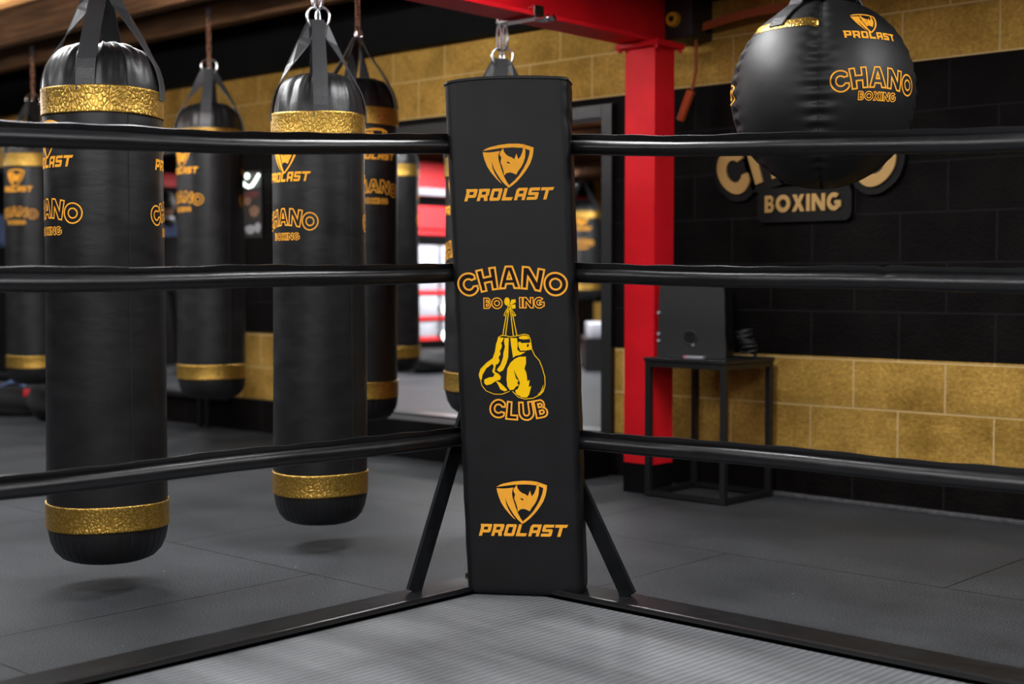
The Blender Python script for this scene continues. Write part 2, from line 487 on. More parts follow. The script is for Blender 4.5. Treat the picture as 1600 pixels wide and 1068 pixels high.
bm = NB(); bxx(bm, X0-0.15, X0, Y0, Y2, 0, HT); struct('wall_left', bm, M['blackpaint'])
bm = NB(); bxx(bm, X1, X1+0.15, Y0, Y1, 0, HT); struct('wall_right', bm, M['wall_y'])
bm = NB(); bxx(bm, -3.7, -3.55, YW, Y2, 0, HT); struct('wall_side', bm, M['wall_y'])

# dark ledger beam where the ceiling meets the back wall
bm = NB(); bxx(bm, X0, X1, Y1-0.07, Y1, 2.165, HT); tag(struct('trim_1', bm, M['blackpaint']), 'dark ledger beam along the top of the back wall')
# ceiling joists run parallel to the back wall
yj = -4.2; i = 0
while yj < 15.5:
    if not (4.95 < yj < 5.4):
        bm = NB()
        bxx(bm, X0, X1 if yj < 5 else -3.7, yj-0.045, yj+0.045, CEIL + (0.0 if i % 2 else 0.02), HT, bev=0.004)
        o = obj('ceiling_joist', bm, M['pine'] if i in (13, 14, 25) else M['darkwood'])
        o['kind'] = 'structure'
    yj += 0.55; i += 1

bm = NB(); bxx(bm, -3.45, X1, Y1-.03, Y1, 0, .018, bev=.004)
o = obj('baseboard_back', bm, simple('rubber_strip', (.06, .06, .065), .6, noise=.5, nscale=40), smooth=False); o['kind'] = 'structure'
# black frames round the two openings in the back wall
for n, (x0, x1, z0, z1) in enumerate((W1, W2)):
    fb = NB()
    t = 0.062 if n == 0 else 0.034; d0, d1 = Y1-0.03, YW+0.005
    pts = [(x0-t, x0, z0-.03, z1+t), (x1, x1+t, z0-.03, z1+t), (x0, x1, z1, z1+t), (x0, x1, z0-.03, z0+.004)]
    for a, b_, c, d in pts: bxx(fb, a, b_, d0, d1, c, d, bev=0.003)
    o = obj('window_%d' % (n+1), fb, M['blackmetal'], smooth=False); o['kind'] = 'structure'
    tag(o, 'black frame of the opening in the back wall %s' % ('behind the corner pad' if n == 0 else 'behind the left-hand bags'))
# low black plinth under the mirror
bm = NB(); bxx(bm, -6.1, -4.06, 4.92, Y1-0.036, 0, 0.2, bev=0.006)
o = obj('trim_2', bm, M['blackpaint'], smooth=False); o['kind'] = 'structure'

# ------------------------------------------------------------------ ceiling lights
for i, (x, y, z, lx, ly, w, wu) in enumerate(LAMPS):
    t = empty('ceiling_light', (x, y, z), 0, 'unseen rectangular lamp panel under the ceiling joists with an added upward light', 'ceiling light', 'lamp panels under the ceiling')
    b = NB()
    e = 0.02
    for sx in (-1, 1): box(b, (sx*(lx/2+e/2), 0, 0.0), (e, ly+2*e, 0.06))
    for sy in (-1, 1): box(b, (0, sy*(ly/2+e/2), 0.0), (lx, e, 0.06))
    obj('housing', b, M['blackmetal'], t, smooth=False)
    for nm, zd, ww, rx in (('lower_diffuser', -0.012, w, 0), ('added_uplight', 0.012, wu, PI)):  # upward light added to brighten the ceiling timber
        b = NB(); box(b, (0, 0, zd), (lx, ly, 0.008)); obj(nm, b, M['lampglow'], t, smooth=False)
        ld = bpy.data.lights.new('lamp', 'AREA')
        ld.shape = 'RECTANGLE'; ld.size = lx; ld.size_y = ly; ld.energy = ww; ld.color = (0.98, 0.99, 1.0)
        lo = bpy.data.objects.new('lamp', ld); COL.objects.link(lo); lo.parent = t; lo.location = (0, 0, zd*1.6); lo.rotation_euler = (rx, 0, 0)
    for sx in (-1, 1):
        b = NB()
        p = (sx*lx*.42, 0, .03) if lx > ly else (0, sx*ly*.42, .03)
        tube(b, [p, (p[0], p[1], CEIL+.03-z)], .004, 8); obj('hanger', b, M['blackmetal'], t)

for i, (x, y, z, hl, ax, rad) in enumerate(TUBES):
    t = empty('added_tube_light', (x, y, z), 0 if ax == 0 else PI/2, 'unseen tube light on a black batten, added to brighten nearby surfaces', 'ceiling light', 'added tube lights under the ceiling')
    b = NB(); bxx(b, -hl-.03, hl+.03, -.022, .022, .035, .06); 
    obj('batten', b, M['blackmetal'], t, smooth=False)
    for sx in (-1, 1):
        b = NB(); bxx(b, sx*(hl+.015)-.015, sx*(hl+.015)+.015, -.018, .018, -.02, .035); obj('holder', b, M['blackmetal'], t, smooth=False)
        b = NB(); tube(b, [(sx*hl*.8, 0, .06), (sx*hl*.8, 0, CEIL+.03-z)], .004, 8); obj('hanger', b, M['blackmetal'], t)
    b = NB(); tube(b, [(-hl, 0, 0), (hl, 0, 0)], .016, 12)
    obj('tube', b, simple('tube_glow_%d' % i, (.9, .9, .9), .5, emit=((.98, .99, 1.0), rad)), t)

# ------------------------------------------------------------------ red steel
BXC = -3.66
bm = NB()
bxx(bm, BXC-0.08, BXC+0.08, -3.9, 5.0, 1.955, 1.973, bev=0.003)
bxx(bm, BXC-0.08, BXC+0.08, -3.9, 5.0, 2.247, 2.265, bev=0.003)
bxx(bm, BXC-0.006, BXC+0.006, -3.9, 5.0, 1.973, 2.247)
o = obj('steel_beam', bm, M['red'], smooth=False); tag(o, 'red steel I-beam overhead carrying the front punch bags', 'beam')
t = empty('steel_column', (-3.635, 4.855, 0), 0, 'red steel column with black foot beside the speaker stand', 'column')
b = NB()
bxx(b, -0.08, 0.08, -0.07, 0.07, 0.13, 1.93)
obj('shaft', b, M['red'], t, smooth=False)
b = NB(); bxx(b, -0.082, 0.082, -0.072, 0.072, 0.0, 0.13); tag(obj('foot', b, M['blackpaint'], t, smooth=False), 'black painted foot of the column')
b = NB(); bxx(b, -0.115, 0.115, -0.10, 0.10, 1.93, 1.953, bev=0.002); obj('cap_plate', b, M['red'], t, smooth=False)
for sx in (-1, 1):
    for sy in (-1, 1):
        b = NB(); bmesh.ops.create_cone(b, cap_ends=True, segments=6, radius1=0.010, radius2=0.010, depth=0.014, matrix=Matrix.Translation((sx*0.098, sy*0.085, 1.923)))
        obj('bolt', b, M['red'], t, smooth=False)


# ------------------------------------------------------------------ lettering: flat outlines
def arc(cx, cy, r, a0, a1, n, ry=None):
    ry = ry or r
    return [(cx + r*math.cos(math.radians(a0 + (a1-a0)*k/n)), cy + ry*math.sin(math.radians(a0 + (a1-a0)*k/n))) for k in range(n+1)]


def glyph(ch):
    """contours (outer first) and advance; cap height 1"""
    if ch == 'C':
        return [arc(.5, .5, .52, 40, 320, 40) + [(.898, .33)] + arc(.5, .5, .25, 322, 38, 28) + [(.898, .67)]], .92
    if ch == 'O':
        return [arc(.56, .5, .56, 0, 352, 44, .52), arc(.56, .5, .28, 0, 350, 36, .25)], 1.12
    if ch == 'H':
        return [[(0, 0), (0, 1), (.27, 1), (.27, .62), (.62, .62), (.62, 1), (.89, 1), (.89, 0), (.62, 0), (.62, .37), (.27, .37), (.27, 0)]], .89
    if ch == 'A':
        return [[(0, 0), (.38, 1), (.68, 1), (1.06, 0), (.78, 0), (.71, .2), (.35, .2), (.28, 0)], [(.43, .42), (.63, .42), (.53, .73)]], 1.06
    if ch == 'N':
        return [[(0, 0), (0, 1), (.29, 1), (.73, .44), (.73, 1), (1.0, 1), (1.0, 0), (.73, 0), (.27, .58), (.27, 0)]], 1.0
    if ch == 'B':
        out = [(0, 0), (0, 1)] + arc(.40, .745, .255, 90, -60, 12) + arc(.42, .285, .285, 55, -90, 12)
        return [out, [(.25, .60), (.25, .80)] + arc(.39, .70, .10, 90, -90, 6), [(.25, .20), (.25, .40)] + arc(.41, .30, .10, 90, -90, 6)], .72
    if ch == 'X':
        return [[(0, 0), (.30, .5), (.02, 1), (.32, 1), (.47, .70), (.62, 1), (.92, 1), (.64, .5), (.94, 0), (.64, 0), (.47, .30), (.30, 0)]], .94
    if ch == 'I':
        return [[(0, 0), (0, 1), (.27, 1), (.27, 0)]], .27
    if ch == 'G':
        return [arc(.5, .5, .52, 48, 322, 36) + [(1.0, .18), (1.0, .56), (.54, .56), (.54, .36), (.76, .36)] + arc(.5, .5, .25, 310, 56, 24)], 1.02
    if ch == 'L':
        return [[(0, 0), (0, 1), (.28, 1), (.28, .24), (.66, .24), (.66, 0)]], .66
    if ch == 'U':
        return [[(0, 1), (.27, 1), (.27, .40)] + arc(.45, .40, .18, 180, 360, 14) + [(.63, 1), (.90, 1), (.90, .42)] + arc(.45, .42, .45, 0, -180, 22)], .90


def block(ch):
    hole = [(.3, .52), (.3, .76), (.68, .76), (.68, .52)]
    if ch == 'P': return [[(0, 0), (0, .72), (-.12, 1), (.92, 1), (1, .9), (1, .38), (.9, .28), (.3, .28), (.3, 0)], hole]
    if ch == 'R': return [[(0, 0), (0, .72), (-.06, 1), (.92, 1), (1, .9), (1, .46), (.9, .38), (1.02, 0), (.7, 0), (.58, .28), (.3, .28), (.3, 0)], hole]
    if ch == 'O': return [[(0, .1), (0, .9), (.1, 1), (.92, 1), (1, .9), (1, .1), (.9, 0), (.1, 0)], [(.3, .25), (.3, .76), (.7, .76), (.7, .25)]]
    if ch == 'L': return [[(0, 0), (0, 1), (.3, 1), (.3, .26), (1, .26), (.94, 0)]]
    if ch == 'A': return [[(0, 0), (0, .84), (.16, 1), (1, 1), (1, 0), (.7, 0), (.7, .28), (.3, .28), (.3, 0)], [(.3, .52), (.3, .76), (.7, .76), (.7, .52)]]
    if ch == 'S': return [[(0, 0), (0, .25), (.7, .25), (.7, .38), (.1, .38), (0, .48), (0, .9), (.1, 1), (1, 1), (1, .75), (.3, .75), (.3, .62), (.9, .62), (1, .52), (1, .1), (.9, 0)]]
    if ch == 'T': return [[(-.05, .75), (-.05, 1), (1.12, 1), (1.06, .75), (.7, .75), (.7, 0), (.4, 0), (.4, .75)]]


def resample(poly, step):
    out = []
    n = len(poly)
    for i in range(n):
        a, b = poly[i], poly[(i+1) % n]
        d = math.hypot(b[0]-a[0], b[1]-a[1])
        k = max(1, int(math.ceil(d/step)))
        for j in range(k): out.append((a[0]+(b[0]-a[0])*j/k, a[1]+(b[1]-a[1])*j/k))
    return out


def add_fill(bm, contours, mi=0):
    es = []
    for c in contours:
        vsx = [bm.verts.new((p[0], p[1], 0)) for p in c]
        es += [bm.edges.new((vsx[i], vsx[(i+1) % len(vsx)])) for i in range(len(vsx))]
    r = bmesh.ops.triangle_fill(bm, edges=es, use_beauty=True, use_dissolve=False)
    for f in r['geom']:
        if isinstance(f, bmesh.types.BMFace):
            f.material_index = mi
            if f.normal.z < 0: f.normal_flip()


def add_line(bm, pts, w, closed=True, mi=0, z=0.0):
    """ribbon of width w along pts, mitred"""
    P = [Vector((p[0], p[1])) for p in pts]
    n = len(P)
    L, Rr = [], []
    for i in range(n):
        if closed: a, b = P[i]-P[i-1], P[(i+1) % n]-P[i]
        else: a, b = (P[i]-P[i-1] if i else P[1]-P[0]), (P[i+1]-P[i] if i < n-1 else P[-1]-P[-2])
        if a.length < 1e-9: a = b
        if b.length < 1e-9: b = a
        a.normalize(); b.normalize()
        na, nb = Vector((-a.y, a.x)), Vector((-b.y, b.x))
        m = na + nb
        if m.length < 1e-4: m = na
        m.normalize()
        k = 1.0 / max(0.45, m.dot(na))
        ww = (w[i] if isinstance(w, list) else w)/2
        L.append(bm.verts.new((P[i].x+m.x*ww*k, P[i].y+m.y*ww*k, z)))
        Rr.append(bm.verts.new((P[i].x-m.x*ww*k, P[i].y-m.y*ww*k, z)))
    for i in range(n if closed else n-1):
        j = (i+1) % n
        f = bm.faces.new((Rr[i], Rr[j], L[j], L[i])); f.material_index = mi


def word(s, gap=.06):
    x = 0; out = []
    for ch in s:
        if ch == ' ':
            x += .9; continue
        cs, adv = glyph(ch)
        out.append([[(px+x, py) for px, py in c] for c in cs])
        x += adv + gap
    return out, x - gap


def place_word(s, cx, cy, h, width=None, bend=0.0, gap=.12):
    """contours per letter, centred at (cx, cy) with cap height h; bend = radius (+ arches up, - sags)"""
    letters, W = word(s, gap)
    sx = h if width is None else width/W
    res = []
    for cs in letters:
        lc = []
        for c in cs:
            c2 = []
            for (x, y) in resample(c, .12):
                X, Y = (x-W/2)*sx, (y-.5)*h
                if bend:
                    a = X/bend
                    X, Y = (bend+Y)*math.sin(a), (bend+Y)*math.cos(a)-bend
                c2.append((cx+X, cy+Y))
            lc.append(c2)
        res.append(lc)
    return res


Z6 = lambda pts: [((690+x/3.558), (400+y/3.558)) for x, y in pts]
Z5 = lambda pts: [((x-397)/3.3375, -(y-540)/3.3375) for x, y in pts]

# shield emblem in photo pixels about its own centre, y up
SH_RIGHT = Z5([(262, 455), (280, 444), (300, 436), (350, 425), (400, 419), (450, 419), (480, 423), (533, 440), (531, 465), (524, 495), (512, 525), (492, 557), (470, 585), (440, 617), (415, 637), (398, 648), (386, 641), (400, 634), (430, 609), (455, 582), (477, 549), (496, 514), (508, 482), (513, 455), (492, 447), (470, 441), (420, 438), (360, 441), (310, 448)])
SH_LEFT = Z5([(263, 461), (290, 463), (320, 461), (354, 456), (347, 474), (345, 492), (349, 512), (356, 535), (364, 562), (374, 590), (388, 618), (404, 640), (396, 646), (375, 628), (352, 600), (335, 573), (320, 545), (309, 512), (313, 545), (324, 572), (342, 602), (362, 626), (352, 620), (330, 598), (305, 568), (286, 538), (273, 505), (266, 480)])
SH_HEAD = Z5([(372, 440), (375, 458), (386, 474), (400, 484), (416, 490), (430, 500), (436, 484), (443, 470), (446, 487), (452, 500), (464, 484), (473, 464), (478, 440), (481, 419), (487, 436), (490, 458), (487, 490), (478, 518), (466, 540), (450, 560), (438, 580), (420, 571), (406, 568), (388, 571), (374, 584), (372, 562), (366, 540), (357, 517), (358, 505), (362, 492), (353, 476), (354, 466), (360, 456), (367, 448)])
SH_EYE = Z5([(388, 513), (398, 512), (408, 520), (404, 523), (394, 520)])


def logo_bm(items, px, cut=None):
    """items drawn in photo-pixel units; px = metres per pixel; returns a flat bmesh in metres. cut = spacing of bend lines"""
    bm = NB()
    for it in items:
        k = it[0]
        if k == 'shield':
            _, cx, cy, s = it
            for poly in (SH_RIGHT, SH_LEFT):
                add_fill(bm, [[(cx+x*s, cy+y*s) for x, y in poly]])
            add_fill(bm, [[(cx+x*s, cy+y*s) for x, y in SH_HEAD], [(cx+x*s, cy+y*s) for x, y in SH_EYE]])
        elif k == 'prolast':
            _, cx, cy, w, h, sh, rise = it
            lw = w/(7.0+6*.16+.25)
            x = -w/2
            for ch in 'PROLAST':
                cs = [[(cx + x + p[0]*lw + (p[1]-.35)*h*sh, cy + (p[1]-.5)*h + rise*(x+p[0]*lw)) for p in c] for c in block(ch)]
                add_fill(bm, cs)
                x += lw*1.16
        elif k == 'outline':
            _, s, cx, cy, h, width, bend, lw, inner = it
            for letter in place_word(s, cx, cy, h, width, bend):
                if inner is not None:
                    add_fill(bm, letter, mi=inner)
                for c in letter: add_line(bm, c, lw, True, 0, z=0.4)
        elif k == 'line':
            _, pts, lw, closed, mi = it
            add_line(bm, pts, lw, closed, mi, z=0.2)
        elif k == 'fill':
            _, cs, mi, z = it
            n0 = len(bm.verts)
            add_fill(bm, cs, mi)
            bm.verts.ensure_lookup_table()
            for v in bm.verts[n0:]: v.co.z = z
    bmesh.ops.transform(bm, matrix=Matrix.Diagonal((px, px, px, 1)), verts=bm.verts)
    if cut:
        xs = [v.co.x for v in bm.verts]
        x = min(xs) + cut
        while x < max(xs):
            bmesh.ops.bisect_plane(bm, geom=bm.verts[:]+bm.edges[:]+bm.faces[:], plane_co=(x, 0, 0), plane_no=(1, 0, 0))
            x += cut
    return bm


def warp(bm, f):
    for v in bm.verts: v.co = f(v.co.x, v.co.y, v.co.z)
    bmesh.ops.recalc_face_normals(bm, faces=bm.faces)
    return bm


# ------------------------------------------------------------------ punch bags
def bag_logo_items():
    # y up, pixels of the pad artwork scaled to the bag; origin = centre of the CHANO word
    return [('shield', 0, 122, 1.0), ('prolast', 0, 84, 139, 20, .25, 0.0),
            ('outline', 'CHANO', 0, 2, 34, 172, 230, 2.6, None),
            ('outline', 'BOXING', 0, -38.5, 14, 86, 0, 1.5, None)]


def strap_pts(ring_z, R, H):
    return [(0.016, ring_z), (R*0.30, ring_z-(ring_z-H+0.045)*0.33), (R*0.62, ring_z-(ring_z-H+0.045)*0.70), (R*0.84, H-0.045), (R*0.925, H-0.070), (R*0.978, H-0.098), (R*1.010, H-0.125), (R*1.014, H-0.145), (R*1.006, H-0.170)]


def make_bag(name, R, H, ring_z, logo_z, lscale, label, group):
    root = empty(name, (0, 0, 0), 0, label, 'punch bag', group)
    k = R/0.174
    zt = H - 1.545
    prof = [(0, 0.004), (.06, .0), (.11, .004), (.135, .014), (.155, .035), (.167, .062), (.1725, .09), (.174, .11)]
    prof = [(r*k, z) for r, z in prof]
    z = 0.16
    while z < 1.345+zt:
        prof.append((.174*k, z)); z += 0.05
    prof += [(r*k, z+zt) for r, z in [(.174, 1.36), (.1735, 1.385), (.172, 1.41), (.1685, 1.435), (.163, 1.46), (.155, 1.482), (.144, 1.50), (.130, 1.515), (.11, 1.527), (.085, 1.535), (.05, 1.54), (0, 1.543)]]

    rnd = random.Random(3)
    ph = [rnd.uniform(0, 6.28) for _ in range(8)]

    def rf(a, r, z):
        dz = z-(1.395+zt)
        if dz > 0:
            amp = min(1, dz/0.06)*0.011*k
            if r < 0.09*k: amp *= r/(0.09*k)
            wv = noise.noise(Vector((4.2*math.sin(a), 4.2*math.cos(a), dz*5))) + .75*noise.noise(Vector((9*math.sin(a)+3, 9*math.cos(a), dz*7)))
            wv -= .35*abs(noise.noise(Vector((15*math.sin(a)+dz*20, 15*math.cos(a), 2))))
            return r+amp*wv*0.7, z+amp*wv*1.2*(1-r/(0.18*k))
        if z < 0.1:
            return r+0.0016*math.sin(40*a+ph[3])*min(1, r/(.1*k))*(1 if r > .1*k else 0), z
        return r+0.0022*math.sin(2*a+ph[4]+z*3)+0.0012*math.sin(3*a+ph[5]-z*5), z
    b = lathe(NB(), prof, 128, rf)
    body = obj('body', b, M['leather'], root, angle=None)
    # sewn seam
    b = NB()
    pts = []
    a = math.radians(39)
    for (r, z) in prof[5:-4]:
        rr, zz = rf(a, r, z)
        pts.append((rr*1.001*math.sin(a), -rr*1.001*math.cos(a), zz))
    tube(b, pts, 0.0016, 6)
    obj('seam', b, M['seam'], body)
    # bands
    for z0, z1 in ((0.106, 0.182), (1.322+zt, 1.40+zt)):
        b = NB()
        n = 128
        pr = [(-.001, z0+.001), (.0042, z0), (.0045, z0+.004), (.0036, z0+.009), (.0044, (z0+z1)/2), (.0036, z1-.009), (.0045, z1-.004), (.0042, z1), (-.001, z1-.001)]
        lathe(b, [(R+o, z) for o, z in pr], n, lambda a, r, z: (r + 0.0022*math.sin(2*a+ph[4]+z*3)+0.0012*math.sin(3*a+ph[5]-z*5), z + .0015*math.sin(3*a)))
        obj('gold_band', b, M['gold'], root, angle=None)
    # straps
    for q in range(4):
        a = q*PI/2
        tw_ = [0, .35, .75, 1, 1, 1, 1, 1, 1] if q % 2 else [1]*9
        er = Vector((math.sin(a), -math.cos(a), 0)); et = Vector((math.cos(a), math.sin(a), 0))
        pts = [er*r + Vector((0, 0, z)) for r, z in strap_pts(ring_z-0.01, R, H)]
        wds = [et*f + er*(1-f)*(1 if q == 1 else -1) + Vector((0, 0, -.4*(1-f))) for f in tw_]
        b = ribbon3(NB(), pts, wds, [0.044, .05, .053, .054, .055, .055, .055, .055, .055], 0.004)
        obj('strap', b, M['strap'], root, smooth=False)
    # rings
    for q, (dx, tl) in enumerate(((-0.016, 0.35), (0.018, -0.35))):
        b = NB()
        pts = []
        for kq in range(28):
            aa = 2*PI*kq/28
            pts.append((dx+0.026*math.cos(aa)*math.cos(tl), 0.026*math.cos(aa)*math.sin(tl), ring_z+0.034*math.sin(aa)))
        tube(b, pts, 0.0052, 10, closed=True)
        obj('ring', b, M['chrome'], root)
    # prints on two sides
    for q, ang in enumerate((-50, 111)):
        a0 = math.radians(ang)
        b = logo_bm(bag_logo_items(), lscale/541, cut=0.012)

        def f(x, y, z):
            a = a0 + x/R
            rr = R + 0.0045
            rr = R + 0.0022*math.sin(2*a+ph[4]+(logo_z+y)*3)+0.0012*math.sin(3*a+ph[5]-(logo_z+y)*5) + 0.0012
            return Vector((rr*math.sin(a), -rr*math.cos(a), logo_z + y))
        warp(b, f)
        obj('printed_logo', b, M['orange'], root, smooth=False)
    return root


def chain_thing(x, y, z0, z1, mat_hi, mat_lo, label, split=0.5):
    """links from z0 (low) to z1 (high)"""
    t = empty('hanging_chain', (x, y, z0), 0, label, 'chain', 'chains holding the punch bags')
    L = 0.046
    n = max(2, int(round((z1-z0)/(L-0.012))))
    pitch = (z1-z0)/n
    lo, hi = NB(), NB()
    for k in range(n):
        b = lo if k < n*split else hi
        zc = (k+.5)*pitch
        hl = pitch/2+0.009
        pts = []
        for q in range(20):
            a = 2*PI*q/20
            u = 0.0105*math.cos(a); v = math.sin(a)*0.0105 + (hl-0.0105)*(1 if math.sin(a) >= 0 else -1)
            pts.append((u, 0, zc+v) if k % 2 else (0, u, zc+v))
        tube(b, pts, 0.0036, 8, closed=True)
    for b, m, nm in ((lo, mat_lo, 'lower_links'), (hi, mat_hi, 'upper_links')):
        if len(b.verts): obj(nm, b, m, t)
        else: b.free()
    return t


proto = make_bag('punch_bag', 0.174, 1.545, 1.735, 1.047, 0.88,
                 'largest black punch bag in view, hanging in front at the left', 'long black punch bags with gold bands')


# front (-Y) turned to the camera, then by the given degrees
def rz_for(x, y, deg): return math.atan2(-x, y) + math.radians(deg)


BAGS = [
    (-3.690, 2.222, 0.086, -16, 1.0, None),
    (-3.70, 3.055, 0.090, 3, 0.915, 'black punch bag in the centre-left with a grey strap, just left of the corner pad'),
    (-4.735, 4.14, 0.295, 75, 1.0, 'black punch bag half hidden behind the centre-left bag'),
    (-6.065, 4.275, 0.310, -7, 1.0, 'distant black punch bag between the two big bags with the small white glare shape beside it'),
    (-7.86, 4.255, 0.293, 10, 1.0, 'farthest punch bag at the left picture edge partly behind the large bag'),
    (-7.06, 4.25, 0.295, 20, 1.0, 'punch bag hidden behind the large left bag, its chain showing between the straps'),
    (-6.91, 6.35, 0.305, 160, 1.0, 'punch bag seen through the wall opening right of the half hidden bag'),
]
for i, (x, y, z, dg, k, lab) in enumerate(BAGS):
    o = proto if i == 0 else copy_tree(proto)
    o.location = (x, y, z); o.rotation_euler = (0, 0, rz_for(x, y, dg)); o.scale = (k, k, 1)
    if lab: o['label'] = lab
fat = make_bag('wide_punch_bag', 0.228, 1.17, 1.43, 0.665, 0.98, 'wide black punch bag mostly hidden behind the corner pad', 'wide punch bags')
fat.location = (-3.755, 4.04, 0.385); fat.rotation_euler = (0, 0, rz_for(-3.755, 4.04, 0))
c = copy_tree(fat); c.location = (-10.43, 12.6, 0.72); c.rotation_euler = (0, 0, rz_for(-10.43, 12.6, 50))
c['label'] = 'wide punch bag far behind the wall opening beside the red column'

# chains of the rear row run up to the joists; chains of the front bags to the beam
for x, y, z0, lab, mh, ml, sp in [
        (-4.735, 4.14, 2.055, 'rusty chain above the bag half hidden behind the centre-left bag', M['rust'], M['rust'], .5),
        (-6.065, 4.275, 2.07, 'dark and rusty chain above the distant bag between the two big bags', M['darkchain'], M['rust'], .45),
        (-7.86, 4.255, 2.053, 'dark and rusty chain above the farthest bag at the left edge', M['darkchain'], M['rust'], .45),
        (-7.06, 4.25, 2.055, 'dark chain seen between the straps of the large left bag', M['darkchain'], M['rust'], .3),
        (-6.91, 6.35, 2.055, 'chain above the bag in the room beyond the wall opening', M['darkchain'], M['rust'], .3),
        (-10.43, 12.6, 2.165, 'chain above the wide bag far behind the wall opening', M['darkchain'], M['rust'], .3)]:
    chain_thing(x, y, z0-.02, 2.558, mh, ml, lab, sp)


def clamp(x, y, z0, label):
    t = empty('beam_clamp', (x, y, z0), 0, label, 'clamp', 'clamps on the red beam')
    zb = 1.955-z0
    b = NB()
    for s in (-1, 1):
        pts = []
        for q in range(20):
            a = 2*PI*q/20
            pts.append((s*0.017+0.011*math.cos(a), 0, zb/2-0.005+(zb/2-0.005)*math.sin(a)*1.0 + 0.0))
        tube(b, pts, 0.005, 8, closed=True)
    obj('shackle', b, M['chrome'], t)
    dx = BXC-x
    b = NB()
    box(b, (dx, 0, zb-0.008), (0.21, 0.055, 0.012), bev=0.002)
    for s in (-1, 1):
        box(b, (dx+s*0.096, 0, zb+0.012), (0.012, 0.055, 0.05), bev=0.002)
        box(b, (dx+s*0.084, 0, zb+0.029), (0.03, 0.055, 0.010), bev=0.002)
    obj('jaw', b, M['chrome'], t, smooth=False)
    b = NB()
    tube(b, [(dx+0.10, -0.015, zb-0.020), (dx+0.19, -0.015, zb-0.020)], 0.008, 10)
    tube(b, [(dx+0.10, 0.015, zb-0.020), (dx+0.17, 0.015, zb-0.020)], 0.008, 10)
    bmesh.ops.create_cone(b, cap_ends=True, segments=6, radius1=0.014, radius2=0.014, depth=0.014, matrix=Matrix.Translation((dx+0.155, -0.015, zb-0.02)) @ Matrix.Rotation(PI/2, 4, 'Y'))
    obj('bolt', b, M['chrome'], t)
    return t
clamp(-3.755, 4.04, 1.842, 'bright steel beam clamp and shackles above the corner pad')
clamp(-3.70, 3.055, 1.858, 'steel beam clamp above the centre-left punch bag')
clamp(-3.690, 2.222, 1.850, 'steel beam clamp above the large left punch bag')

